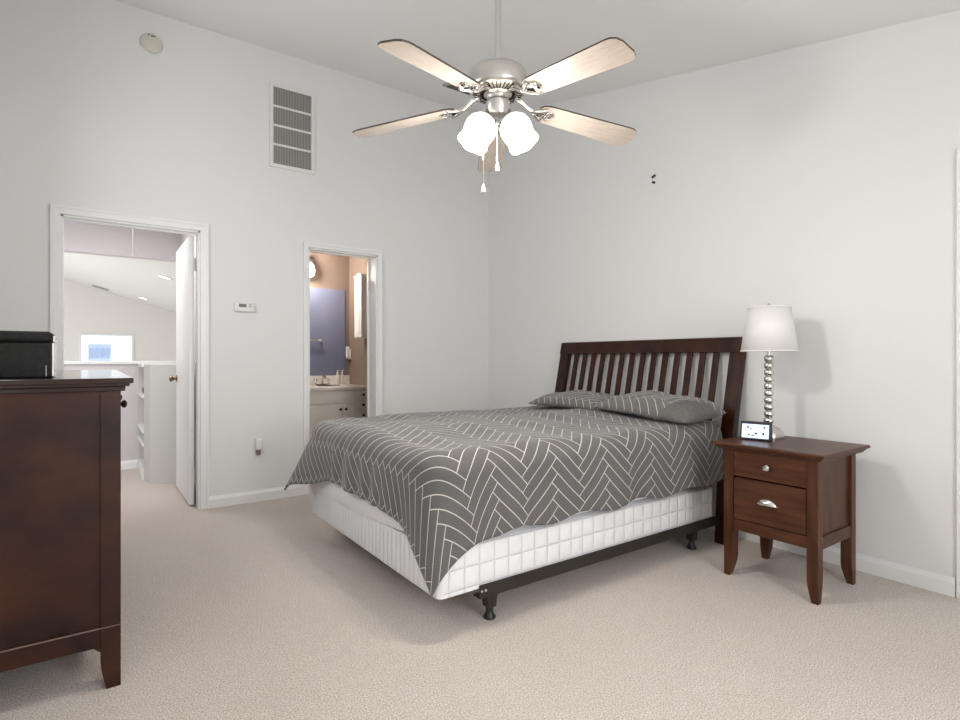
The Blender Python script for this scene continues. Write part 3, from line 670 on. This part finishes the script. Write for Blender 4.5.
# ------------------------------------------------------------------ duvet
ZT = 0.722
def duvet():
    ins_x, ins_y = 0.35, 0.48
    cx0, cx1 = BX-0.030+ins_x, -0.30           # core rectangle (foot .. head)
    cy0, cy1 = BY0-0.02+ins_y, BY1+0.02-ins_y
    rb = 0.085                                 # rounding over the mattress edge
    arc = rb*PI/2
    foot = ins_x-rb+arc+0.205; near = ins_y-rb+arc+0.262; far = ins_y-rb+arc+0.24
    U0, U1 = cx0-foot, -0.20
    V0, V1 = cy0-near, cy1+far
    nu, nv = 150, 165
    bm = bmesh.new(); uvl = bm.loops.layers.uv.new('UVMap'); grid = []; uvs = {}
    for i in range(nu+1):
        row = []
        for j in range(nv+1):
            u = U0+(U1-U0)*i/nu; v = V0+(V1-V0)*j/nv
            du = min(u-cx0, 0.0); dv = (v-cy0) if v < cy0 else ((v-cy1) if v > cy1 else 0.0)
            s = math.hypot(du, dv)
            zz = ZT; x, y = u, v
            crown = 0.030*smoothstep(0, 0.5, min(v-cy0+0.2, cy1-v+0.2))
            if s > 1e-6:
                nx, ny = du/s, dv/s
                qa, qb = abs(nx)/ins_x, abs(ny)/ins_y; corner = min(qa, qb)/max(qa, qb, 1e-6)
                isc = (abs(nx) > 1e-4 and abs(ny) > 1e-4)
                f1 = ((abs(nx)/ins_x)**7+(abs(ny)/ins_y)**7)**(-1/7)-rb
                if s < f1: h = s; g = 0.0
                elif s < f1+arc:
                    a = (s-f1)/rb; h = f1+rb*math.sin(a); g = rb*(1-math.cos(a))
                else:
                    e = s-f1-arc
                    st = 1.0+0.13*corner if ny < 0 else 1.0+0.22*corner
                    fl = 0.03
                    if isc and ny < 0: fl = 0.03+0.05*corner
                    if isc and ny > 0: fl = 0.03+0.62*smoothstep(0.1, 0.9, corner)
                    h = f1+rb+e*fl; g = rb+e*st*math.sqrt(max(0.0, 1-fl*fl))
                drop = smoothstep(0.03, 0.34, g)
                # folds
                if not isc or corner < 0.25:
                    w = 1-smoothstep(0.0, 0.25, corner) if isc else 1.0
                    if abs(nx) > abs(ny): h += w*drop*(0.008*(1+math.sin(v*38+1.5*math.sin(v*9)))+0.006*(1+math.sin(v*17+1)))
                    else: h += w*drop*(0.006*(1+math.sin(u*20+1.2*math.sin(u*7)))+0.008*(1+math.sin(u*9.5+0.6)))
                    if abs(ny) > abs(nx): g += w*drop*0.012*math.sin(u*15.5+1.0)
                if isc and ny < 0:
                    ang = math.atan2(abs(ny), abs(nx))
                    h += drop*0.016*math.sin(ang*8.0+0.8)*smoothstep(0.1, 0.4, corner)
                hxx = f1+rb+(s-f1-arc)*(0.03+0.65*(fl-0.03)) if (isc and ny > 0 and s > f1+arc) else h
                x = max(u, cx0)+nx*hxx if du < 0 else u
                y = (cy0 if dv < 0 else (cy1 if dv > 0 else v))+ny*h
                zz = ZT-g
            nzv = noise.noise(Vector((x*3.1, y*3.1, zz*2.5)))*0.016+noise.noise(Vector((x*8, y*8, zz*6+4)))*0.005
            topw = 1-smoothstep(0.0, 0.1, ZT-zz)
            zz += (crown+nzv)*topw
            if topw < 1 and s > 1e-6: x += nx*nzv*0.9*(1-topw); y += ny*nzv*0.9*(1-topw)
            vt = bm.verts.new((x, y, zz)); uvs[vt] = (u, v); row.append(vt)
        grid.append(row)
    for i in range(nu):
        for j in range(nv):
            f = bm.faces.new((grid[i][j], grid[i+1][j], grid[i+1][j+1], grid[i][j+1])); f.smooth = True
            for lp in f.loops: lp[uvl].uv = uvs[lp.vert]
    bmesh.ops.recalc_face_normals(bm, faces=bm.faces)
    if sum(f.normal.z for f in bm.faces) < 0: bmesh.ops.reverse_faces(bm, faces=bm.faces)
    me = bpy.data.meshes.new('duvet'); bm.to_mesh(me); bm.free()
    me.materials.append(M_duvet); me.materials.append(M_lining)
    o = bpy.data.objects.new('duvet', me); COL.objects.link(o)
    so = o.modifiers.new('thickness', 'SOLIDIFY'); so.thickness = 0.011; so.offset = -1; so.material_offset = 1; so.material_offset_rim = 0
    return o
tag(duvet(), 'grey herringbone duvet with white lines hanging over the bed', 'duvet')

# ------------------------------------------------------------------ pillows
def pillow(label, cx_, cy_, lx, ly, hz, rz, tilt, roll, zb, flap=False, seed=0.0, sag=0.02):
    bm = bmesh.new(); uvl = bm.loops.layers.uv.new('UVMap'); n = 44; top = []; bot = []; uvs = {}
    rot = Matrix.Rotation(rz, 3, 'Z') @ Matrix.Rotation(tilt, 3, 'Y') @ Matrix.Rotation(roll, 3, 'X')
    def pos(a, b, sgn):
        # a,b in -1..1; pinched sides between soft corners
        ax, by = abs(a), abs(b)
        px = a*lx/2*(1-0.06*(1-by*by)*ax**3-0.10*by**6); py = b*ly/2*(1-0.04*(1-ax*ax)*by**3-0.04*ax**6)
        eb = max(0.0, (1-by**5))**0.5 if (flap and b < 0) else max(0.0, (1-by**2.6))**0.62
        e = max(0.0, (1-ax**2.6))**0.62*eb
        h = hz*e
        nzv = noise.noise(Vector((a*2.1+seed, b*2.3, sgn*2)))*0.25+noise.noise(Vector((a*5+seed, b*5, sgn*2)))*0.12
        z = (h*(0.64 if sgn > 0 else -0.36))*(1+nzv)-sag*b*b
        return px, py, z
    C0 = Vector((cx_, cy_, zb+hz*0.36))
    for i in range(n+1):
        rt = []; rb_ = []
        for j in range(n+1):
            a = -1+2*i/n; b = -1+2*j/n
            edge = i in (0, n) or j in (0, n)
            p = pos(a, b, 1); v = bm.verts.new(C0+rot@Vector(p)); uvs[v] = (p[0]*1.1+seed, p[1]); rt.append(v)
            if edge: rb_.append(v)
            else:
                p = pos(a, b, -1); v = bm.verts.new(C0+rot@Vector(p)); uvs[v] = (p[0]*1.1+seed+.7, p[1]); rb_.append(v)
        top.append(rt); bot.append(rb_)
    for i in range(n):
        for j in range(n):
            for g, fl in ((top, False), (bot, True)):
                q = [g[i][j], g[i+1][j], g[i+1][j+1], g[i][j+1]]
                f = bm.faces.new(q[::-1] if fl else q); f.smooth = True
                for lp in f.loops: lp[uvl].uv = uvs[lp.vert]
                a = -1+2*(i+.5)/n; b = -1+2*(j+.5)/n
                if flap and ((b+1)/0.48)**2+((a+1)/1.45)**2 < 1: f.material_index = 1
    bmesh.ops.recalc_face_normals(bm, faces=bm.faces)
    me = bpy.data.meshes.new('pillow'); bm.to_mesh(me); bm.free(); me.materials.append(M_sham); me.materials.append(M_greycloth)
    o = bpy.data.objects.new('pillow', me); COL.objects.link(o)
    return tag(o, label, 'pillow', 'herringbone pillows')
pillow('far herringbone pillow, partly behind the other pillow, against the headboard', -0.360, -1.60, 0.42, 0.74, 0.105, R(2), R(-4), R(0), 0.752, seed=0.31)
pillow('near herringbone pillow with plain grey end, closest to the nightstand', -0.375, -2.275, 0.44, 0.74, 0.130, R(-2), R(-5), R(3.0), 0.748, flap=True, seed=1.17, sag=0.015)

# ------------------------------------------------------------------ nightstand
NX0, NX1, NY0, NY1, NZ = -0.615, -0.212, -3.312, -2.868, 0.675
ns = thing('nightstand', 'cherry wood nightstand with two drawers beside the bed', 'nightstand', ((NX0+NX1)/2, (NY0+NY1)/2, 0))
def profile_top(mb, x0, x1, y0, y1, z1):
    for (o, za, zb) in ((0.0, z1-0.016, z1), (0.012, z1-0.026, z1-0.014), (0.020, z1-0.036, z1-0.024)):
        mb.box(x0+o, y0+o, za, x1-o, y1-o, zb, bev=0.005)
m = MB(); profile_top(m, -0.642, -0.135, -3.348, -2.812, NZ); m.build('top', M_cherryh, ns)
LW = 0.048
def leg_prism(mb, cx_, cy_, sx, sy, z1, w=LW, z_t=0.10, kk=0.020):
    """square post whose inner faces taper towards the floor; sx, sy point inwards"""
    x0, y0 = cx_, cy_      # outer corner
    def ring(z, k): 
        d = w-k
        return [mb.bm.verts.new((x0+sx*a, y0+sy*b, z)) for a, b in ((0, 0), (d, 0), (d, d), (0, d))]
    rs = [ring(0.0, kk), ring(z_t*0.35, kk*0.55), ring(z_t*0.75, kk*0.12), ring(z_t, 0.0), ring(z1, 0.0)]
    for a, b in zip(rs, rs[1:]):
        for i in range(4): mb.bm.faces.new((a[i], a[(i+1) % 4], b[(i+1) % 4], b[i]))
    mb.bm.faces.new(rs[0][::-1]); mb.bm.faces.new(rs[-1])
for (x, sx) in ((NX0, 1), (NX1, -1)):
    for (y, sy) in ((NY0, 1), (NY1, -1)):
        m = MB(); leg_prism(m, x, y, sx, sy, NZ-0.03)
        m.build('leg', M_cherry, ns)
# carcass, aprons
m = MB(); m.box(NX0+0.018, NY0+0.012, 0.29, NX1-0.045, NY0+0.026, NZ-0.03); m.build('side_panel', M_cherry, ns)
MB().box(NX0+0.018, NY1-0.026, 0.29, NX1-0.045, NY1-0.012, NZ-0.03).build('side_panel', M_cherry, ns)
MB().box(NX1-0.06, NY0+0.028, 0.25, NX1-0.05, NY1-0.028, NZ-0.03).build('back_panel', M_cherry, ns)
MB().box(NX0+0.03, NY0+.028, 0.27, NX1-0.062, NY1-.028, 0.285).build('bottom_panel', M_cherry, ns)
m = MB(); m.box(NX0+0.004, NY0+LW, 0.238, NX0+0.022, NY1-LW, 0.292, bev=0.002); m.build('front_apron', M_cherryh, ns)
for y, s in ((NY0, 1), (NY1, -1)): MB().box(NX0+LW, y+s*0.003, 0.236, NX1-LW, y+s*0.02, 0.293, bev=0.002).build('side_apron', M_cherryh, ns)
m = MB(); m.box(NX0+0.012, NY0+LW-0.004, 0.285, NX0+0.02, NY1-LW+0.004, NZ-0.03); m.build('drawer_gap', M_groove, ns)
dy0, dy1 = NY0+LW+0.004, NY1-LW-0.004
m = MB(); m.box(NX0+0.002, dy0-0.003, 0.512, NX0+0.018, dy1+0.003, NZ-0.036, bev=0.002); dwr = m.build('drawer', M_cherryh, ns)
ym = (dy0+dy1)/2
MB().lathe([(0.007, 0), (0.006, 0.012), (0.015, 0.018), (0.0165, 0.024), (0.012, 0.030), (0.0, 0.032)], (NX0+0.002, ym, 0.577), (-1, 0, 0), n=24).build('knob', M_nickelb, dwr, 40)
m = MB(); m.box(NX0+0.001, dy0, 0.297, NX0+0.018, dy1, 0.503, bev=0.002); dwr2 = m.build('drawer', M_cherryh, ns)
m = MB()    # cup pull: half bowl open below
nA, nB = 16, 7; rows = []
for i in range(nB+1):
    b_ = PI/2*i/nB; row = []
    for j in range(nA+1):
        a_ = PI*j/nA
        row.append(m.bm.verts.new((NX0-0.002-0.024*math.sin(b_+0.0)*1.0*abs(math.sin(a_))**0.5, ym+0.048*math.cos(a_)*1.0, 0.398+0.032*math.cos(b_)*math.sin(a_)+0.0)))
    rows.append(row)
for a, b in zip(rows, rows[1:]):
    for j in range(nA): m.bm.faces.new((a[j], a[j+1], b[j+1], b[j]))
cp = m.build('cup_pull', M_nickelb, dwr2, 80)
cp.modifiers.new('thickness', 'SOLIDIFY').thickness = 0.002
m = MB(); m.box(NX0-0.001, ym-0.05, 0.394, NX0-0.004, ym+0.05, 0.3995, bev=0.001); m.build('pull_plate', M_nickelb, cp)

# lamp
LXp, LYp = -0.270, -2.922
lp_ = thing('table_lamp', 'silver stacked ball table lamp with white drum shade on the nightstand', 'lamp', (LXp, LYp, NZ))
o3 = (LXp, LYp, NZ)
MB().lathe([(0.0, 0), (0.072, 0), (0.073, 0.006), (0.071, 0.02), (0.064, 0.036), (0.052, 0.050), (0.036, 0.062), (0.018, 0.069), (0.012, 0.074)], o3, n=40).build('base', M_nickel, lp_, 60)
prof = []; z = 0.072
balls = [(0.026, 0.034)]+[(0.024, 0.0375)]*9
for rr, hh in balls:
    for k in range(9):
        t = PI*k/8; prof.append((0.010+(rr-0.010)*math.sin(t)**0.75 if 0 < k < 8 else 0.010, z+hh*(1-math.cos(t))/2))
    z += hh
prof += [(0.009, z), (0.009, z+0.05)]
MB().lathe(prof, o3, n=32).build('stem', M_nickelb, lp_, 40)
zs0, zs1 = 0.463, 0.703
m = MB(); m.lathe([(0.139, zs0), (0.105, zs1)], o3, n=56, cap=False)
sh = m.build('lamp_shade', M_shade, lp_, 60); so = sh.modifiers.new('thickness', 'SOLIDIFY'); so.thickness = 0.003
m = MB(); m.lathe([(0.1395, zs0), (0.1405, zs0), (0.1388, zs0+0.007), (0.1378, zs0+.007)], o3, n=56, cap=False); m.build('shade_trim', M_shade, sh); m = MB(); m.lathe([(0.1072, zs1-0.007), (0.1065, zs1+.001), (0.1052, zs1+0.001)], o3, n=56, cap=False); m.build('shade_trim', M_shade, sh)
m = MB(); 
for k in range(3):
    a = 2*PI*k/3+0.3; m.cyl((LXp, LYp, NZ+zs1-0.012), (LXp+0.104*math.cos(a), LYp+0.104*math.sin(a), NZ+zs1-0.004), 0.002, n=6)
m.build('spider', M_nickel, sh)
m = MB(); m.cyl((LXp, LYp, NZ+z), (LXp, LYp, NZ+zs1), 0.004, n=10); m.lathe([(0.0, 0.03), (0.006, 0.026), (0.009, 0.018), (0.005, 0.008), (0.011, 0.003), (0.011, 0.0)], (LXp, LYp, NZ+zs1-0.008), n=16); m.build('finial', M_nickel, lp_, 40)

# clock
ck = thing('digital_clock', 'small black clock with lit blue-white screen in front of the lamp', 'clock', (-0.43, -2.937, NZ), rz=R(14))
def cbox(mb, x0, y0, z0, x1, y1, z1, bev=0.0): return mb.box(x0, y0, z0, x1, y1, z1, bev=bev)
m = MB(); m.prism([(-0.028, 0.0), (0.032, 0.0), (0.016, 0.096), (-0.010, 0.096)], -0.073, 0.073, 'y', bev=0.005); m.build('housing', M_black, ck)
def onface(z, off): return -0.028+0.018*z/0.096-off
m = MB(); a = onface(0.013, 0.0012); b = onface(0.083, 0.0012)
m.quad((a, 0.064, 0.013), (a, -0.064, 0.013), (b, -0.064, 0.083), (b, 0.064, 0.083)); scr = m.build('screen', M_screen, ck)
def marks(ls):
    m = MB()
    for (y0, y1, z0, z1) in ls:
        m.quad((onface(z0, .0018), y0, z0), (onface(z0, .0018), y1, z0), (onface(z1, .0018), y1, z1), (onface(z1, .0018), y0, z1))
    return m
for mk in ([(0.040, 0.030, 0.062, 0.072), (0.026, 0.018, 0.056, 0.064), (0.014, 0.009, 0.066, 0.070), (0.034, 0.022, 0.026, 0.032), (0.018, 0.004, 0.024, 0.030), (0.002, -0.010, 0.032, 0.042), (-0.038, -0.046, 0.064, 0.074), (-0.034, -0.044, 0.030, 0.044)]): marks([mk]).build('display_mark', M_mark, scr)

# cable under the nightstand
m = MB()
P0 = [(-0.02, -2.70, 0.40), (-0.10, -2.76, 0.24), (-0.16, -2.83, 0.19), (-0.175, -2.80, 0.13), (-0.165, -2.835, 0.085), (-0.15, -2.875, 0.10), (-0.13, -2.90, 0.15), (-0.05, -2.86, 0.16), (-0.012, -2.85, 0.17)]
from mathutils import geometry
pts = []
for i in range(len(P0)-1):
    a = Vector(P0[max(i-1, 0)]); b = Vector(P0[i]); c = Vector(P0[i+1]); d = Vector(P0[min(i+2, len(P0)-1)])
    for k in range(8):
        t = k/8; pts.append(0.5*((2*b)+(c-a)*t+(2*a-5*b+4*c-d)*t*t+(3*b-a-3*c+d)*t**3))
pts.append(Vector(P0[-1]))
m.tube(pts, 0.0035, 8)
tag(m.build('power_cable', M_cable, None, 60), 'black power cable looping under the nightstand', 'cable')

# ------------------------------------------------------------------ dresser
DX0, DX1, DY0, DY1, DZ = -3.690, -3.172, -2.222, -0.60, 1.035
ds = thing('dresser', 'tall dark cherry dresser at the left, end panel towards us', 'dresser', ((DX0+DX1)/2, (DY0+DY1)/2, 0))
m = MB()
for (o, za, zb) in ((0.0, DZ-0.018, DZ), (0.010, DZ-0.028, DZ-0.012), (0.022, DZ-0.044, DZ-0.026)):
    m.box(DX0-0.02+o, DY0-0.035+o, za, DX1+0.035-o, DY1+0.035-o, zb, bev=0.004)
m.build('top', M_esptop, ds)
DLW = 0.056
for (x, sx) in ((DX0, 1), (DX1, -1)):
    for (y, sy) in ((DY0, 1), (DY1, -1)):
        m = MB(); leg_prism(m, x, y, sx, sy, DZ-0.04, w=DLW, z_t=0.09, kk=0.016); lg = m.build('leg', M_espresso, ds)
for y, s in ((DY0, 1), (DY1, -1)):
    MB().box(DX0+DLW-0.004, y+s*0.010, 0.20, DX1-DLW+0.004, y+s*0.024, DZ-0.04).build('end_panel', M_espresso, ds)
for y, s in ((DY0, 1), (DY1, -1)):
    m = MB()
    z0, z1 = 0.142, 0.203
    m.prism([(DX0+DLW, z0-0.018), (DX0+DLW+0.02, z0), (DX1-DLW-0.02, z0), (DX1-DLW, z0-0.018) , (DX1-DLW, z1), (DX0+DLW, z1)], y+s*0.004, y+s*0.026, 'y', bev=0.0015); m.build('end_apron', M_espresso, ds)
m = MB(); m.box(DX0, DY0-0.0005, 0.2035, DX1+0.0005, DY0+0.006, 0.2065); m.build('bead_line', plain('pale_bead', (0.20, 0.13, 0.11, 1), 0.3, coat=0.4), ds)  # bead line in a paler brown than the end panel
m = MB(); m.box(DX0+0.002, DY0+0.03, 0.16, DX0+0.012, DY1-0.03, DZ-0.04); m.build('back_panel', M_espresso, ds)
m = MB(); m.box(DX0+0.012, DY0+0.028, 0.17, DX1-0.02, DY1-0.028, 0.20); m.box(DX1-0.022, DY0+DLW, 0.15, DX1-0.004, DY1-DLW, 0.205, bev=0.002); m.build('front_apron', M_espresso, ds)
m = MB(); m.box(DX1-0.024, DY0+DLW-.004, 0.20, DX1-0.016, DY1-DLW+.004, DZ-0.04); m.build('drawer_gap', M_groove, ds)
rowsz = [(0.212, 0.405), (0.413, 0.606), (0.614, 0.807), (0.815, 0.985)]
yy0, yy1 = DY0+DLW+0.006, DY1-DLW-0.006; ymid = (yy0+yy1)/2
for (za, zb) in rowsz:
    for (ya, yb) in ((yy0, ymid-0.004), (ymid+0.004, yy1)):
        m = MB(); m.box(DX1-0.020, ya, za, DX1-0.003, yb, zb, bev=0.002); dw = m.build('drawer', M_espresso, ds)
        for f in (0.22, 0.78):
            yk = ya+(yb-ya)*f; m = MB()
            if za > 0.8:
                m.lathe([(0.007, 0), (0.006, 0.012), (0.013, 0.017), (0.015, 0.024), (0.010, 0.030), (0.0, 0.032)], (DX1-0.004, yk, 0.931), (1, 0, 0), n=18); m.build('knob', M_bronze, dw, 40)
            else:
                m.box(DX1-0.004, yk-0.045, (za+zb)/2-0.012, DX1+0.006, yk+0.045, (za+zb)/2+0.014, bev=0.005, seg=3); m.build('pull', M_bronze, dw, 50)

# black box on the dresser
bx = thing('storage_box', 'black lidded box with white end on top of the dresser', 'box', (-3.50, -1.98, DZ))
b0, b1, c0_, c1_, h_ = -3.66, -3.362, -2.085, -1.90, 0.156
m = MB(); m.box(b0, c0_, DZ+0.001, b1, c1_, DZ+0.118, bev=0.006, seg=3); m.build('body', M_blackbox, bx, 50)
m = MB(); m.box(b0-0.002, c0_-0.003, DZ+0.119, b1+0.002, c1_+0.003, DZ+h_, bev=0.014, seg=4); m.build('lid', M_blackbox, bx, 50)
m = MB(); m.box(b1+0.001, c0_+0.004, DZ+0.006, b1+0.005, c1_-0.004, DZ+0.115); m.box(b1+0.003, c0_+0.012, DZ+0.122, b1+0.007, c1_-0.012, DZ+h_-0.014, bev=0.001); ep = m.build('white_end', M_whiteend, bx)  # end of the box coloured white
m = MB()
for zz in (0.022, 0.135):
    for yy in (c0_+0.06, c0_+0.11): m.lathe([(0.003, 0), (0.003, 0.001), (0, 0.002)], (b1+(0.005 if zz < .1 else 0.007), yy, DZ+zz), (1, 0, 0), n=8)
m.build('stud', M_nickel, ep)
m = MB(); m.box(b1-0.016, c0_-0.001, DZ+0.006, b1-0.0135, c0_+0.001, DZ+0.042); m.build('tab', M_louver, bx)

# ------------------------------------------------------------------ ceiling fan
FX, FY = -1.876, -2.615
fan = thing('ceiling_fan', 'brushed nickel ceiling fan with five pale wood blades and lit lamps', 'ceiling fan', (FX, FY, 2.2))
zct = zc(FY)
MB().lathe([(0.0, 0.0), (0.03, 0.0), (0.055, 0.02), (0.068, 0.06), (0.07, 0.085)], (FX, FY, zct-0.078), n=36).build('canopy', M_nickel, fan, 40)
MB().cyl((FX, FY, 2.30), (FX, FY, zct-0.05), 0.0125, n=24).build('down_rod', M_nickel, fan, 40)
MB().lathe([(0.024, 0.135), (0.026, 0.116), (0.060, 0.113), (0.098, 0.105), (0.116, 0.092), (0.122, 0.078), (0.122, 0.026), (0.118, 0.016), (0.110, 0.010), (0.075, 0.004), (0.0, 0.004)], (FX, FY, 2.192), n=56).build('motor_housing', M_nickel, fan, 50)
m = MB()
for k in range(36):
    a = 2*PI*k/36; ca, sa = math.cos(a), math.sin(a)
    m.tube([(FX+ca*0.060, FY+sa*0.060, 2.1945), (FX+ca*0.104, FY+sa*0.104, 2.2005)], 0.0022, 6)
m.build('vent_slots', M_groove, fan)
MB().lathe([(0.060, 0.022), (0.060, 0.010), (0.048, 0.004), (0.042, -0.012), (0.044, -0.018), (0.050, -0.022), (0.047, -0.055), (0.036, -0.075), (0.0, -0.080)], (FX, FY, 2.185), n=40).build('switch_housing', M_nickel, fan, 50)
# blades: one built in local space, then copied round
def blade_mesh():
    bm = bmesh.new(); pts = []
    L0, L1 = 0.185, 0.660; w0, w1 = 0.054, 0.066
    out = []
    for (r_, w_) in ((L0, w0*0.55), (L0+0.012, w0*0.85), (L0+0.035, w0)): out.append((r_, w_))
    for k in range(1, 9): out.append((L0+0.035+(L1-0.05-L0-0.035)*k/8, w0+(w1-w0)*k/8))
    out += [(L1-0.028, w1*0.97), (L1-0.010, w1*0.80), (L1-0.001, w1*0.45)]
    poly = [(r_, w_) for r_, w_ in out]+[(r_, -w_) for r_, w_ in out[::-1]]
    t = 0.0035
    A = [bm.verts.new((x, y, -t)) for x, y in poly]; B = [bm.verts.new((x, y, t)) for x, y in poly]
    bm.faces.new(A[::-1]); bm.faces.new(B); n = len(poly)
    for i in range(n):
        f = bm.faces.new((A[i], A[(i+1) % n], B[(i+1) % n], B[i])); f.material_index = 1
    bmesh.ops.recalc_face_normals(bm, faces=bm.faces)
    bmesh.ops.rotate(bm, verts=bm.verts, cent=(0, 0, 0), matrix=Matrix.Rotation(R(-11), 3, 'X'))
    me = bpy.data.meshes.new('blade'); bm.to_mesh(me); bm.free(); me.materials.append(M_blade); me.materials.append(M_bladeedge); return me
def iron_mesh():
    m = MB()
    # arm from the motor's underside out to a scrolled plate under the blade root
    m.tube([(0.075, 0, 0.024), (0.105, 0, 0.022), (0.125, 0, 0.010), (0.150, 0, -0.006), (0.18, 0, -0.010)], [0.012, 0.012, 0.010, 0.009, 0.009], 10)
    for s in (-1, 1):
        p = []
        for k in range(15):
            t = k/14; a = t*PI*1.55
            p.append((0.165+0.075*t+0.018*math.sin(a), s*(0.006+0.034*math.sin(a*0.72)), -0.010-0.004*math.sin(a)))
        m.tube(p, [0.0075-0.003*k/14 for k in range(15)], 8)
        q = [(0.235+0.014*math.cos(a), s*(0.012+0.014*math.sin(a)), -0.011) for a in [i*PI/5 for i in range(9)]]
        m.tube(q, 0.0045, 8)
    m.prism([(0.16, -0.012), (0.20, -0.03), (0.25, -0.012), (0.265, 0.0), (0.25, 0.012), (0.20, 0.03), (0.16, 0.012)], -0.009, -0.005, 'z')
    bmesh.ops.rotate(m.bm, verts=m.bm.verts, cent=(0, 0, 0), matrix=Matrix.Rotation(R(-7), 3, 'X'))
    bmesh.ops.recalc_face_normals(m.bm, faces=m.bm.faces)
    me = bpy.data.meshes.new('blade_iron'); m.bm.to_mesh(me); m.bm.free(); me.materials.append(M_nickelb)
    for p_ in me.polygons: p_.use_smooth = True
    return me
bmesh_, imesh_ = blade_mesh(), iron_mesh()
fa_w = math.atan2(FWD.y, FWD.x)
for k in range(5):
    ang = fa_w+R(2.0)+R(72*k)
    b_ = bpy.data.objects.new('blade', bmesh_); COL.objects.link(b_); b_.parent = fan
    b_.location = (0, 0, -0.028); b_.rotation_euler = (0, R(6.0), ang)
    i_ = bpy.data.objects.new('blade_iron', imesh_); COL.objects.link(i_); i_.parent = b_
    i_.location = (0, 0, 0.004)
# light kit: two tulip globes hanging out to either side
rt = Vector((FWD.y, -FWD.x, 0))
for s in (-1, 1):
    root = Vector((FX, FY, 2.125)); neck = root+rt*s*0.047-FWD*0.02+Vector((0, 0, -0.032))
    ax = (rt*s*0.44-FWD*0.18+Vector((0, 0, -0.88))).normalized()
    m = MB(); m.tube([root+rt*s*0.03, root+rt*s*0.046+Vector((0, 0, 0.004)), neck], 0.010, 10); m.lathe([(0.012, -0.012), (0.026, -0.004), (0.030, 0.02), (0.026, 0.03)], neck, ax, n=24)
    arm = m.build('lamp_arm', M_nickel, fan, 40)
    prof = [(0.026, 0.002), (0.044, 0.012), (0.060, 0.032), (0.066, 0.054), (0.064, 0.078), (0.060, 0.100), (0.061, 0.118), (0.066, 0.132)]
    m = MB(); rings = []
    q = ax.to_track_quat('Z', 'Y'); n = 40
    for (r_, h) in prof:
        rip = smoothstep(0.09, 0.132, h)*0.002
        rings.append([m.bm.verts.new(neck+q@Vector(((r_+rip*math.cos(6*2*PI*i/n))*math.cos(2*PI*i/n), (r_+rip*math.cos(6*2*PI*i/n))*math.sin(2*PI*i/n), h+rip*0.8*math.cos(6*2*PI*i/n)))) for i in range(n)])
    for a, b in zip(rings, rings[1:]):
        for i in range(n): m.bm.faces.new((a[i], a[(i+1) % n], b[(i+1) % n], b[i]))
    gl = m.build('glass_globe', M_globe, arm, 60); gl.modifiers.new('thickness', 'SOLIDIFY').thickness = 0.003
    MB().lathe([(0.0, 0.095), (0.018, 0.09), (0.027, 0.07), (0.024, 0.05), (0.012, 0.03), (0.012, 0.01)], neck, ax, n=20).build('bulb', M_globe, arm, 60)
    bp_ = neck+ax*0.145
    point('fan_bulb', bp_, 14.0, (1.0, 0.94, 0.88), 0.05)
for (dx, df, zt, zb) in ((-0.004, -0.03, 2.12, 1.885), (-0.060, -0.035, 2.14, 1.795)):
    p = Vector((FX, FY, 0))+rt*dx+FWD*df
    m = MB()
    if dx < -0.03: m.tube([Vector((FX, FY, 2.145))+rt*(-0.035)+FWD*df*0.5, (p.x, p.y, zt-0.01), (p.x, p.y, zb)], 0.0018, 6)
    else: m.cyl((p.x, p.y, zb), (p.x, p.y, zt), 0.0018, n=8)
    ch = m.build('pull_chain', M_nickelb, fan)
    MB().lathe([(0.002, 0.04), (0.005, 0.032), (0.009, 0.012), (0.008, 0.004), (0.0, 0.0)], (p.x, p.y, zb-0.02), n=14).build('fob', M_blade, ch, 40)

# ceiling register behind the fan
m = MB(); cxv, cyv = -0.70, -0.60; rot = Matrix.Rotation(math.atan(SLOPE), 3, 'X')
cv = thing('ceiling_register', 'flat metal ceiling air register partly hidden behind the fan', 'vent', (cxv, cyv, zc(cyv)))
m.box(cxv-0.16, cyv-0.09, zc(cyv)-0.014, cxv+0.16, cyv+0.09, zc(cyv)-0.003, rot=rot); m.build('plate', M_louver, cv)
m = MB()
for k in range(6):
    y = cyv-0.06+0.024*k; m.box(cxv-0.14, y-0.004, zc(y)-0.022, cxv+0.14, y+0.004, zc(y)-0.008, rot=rot)
m.build('fins', M_grille_dark, cv)
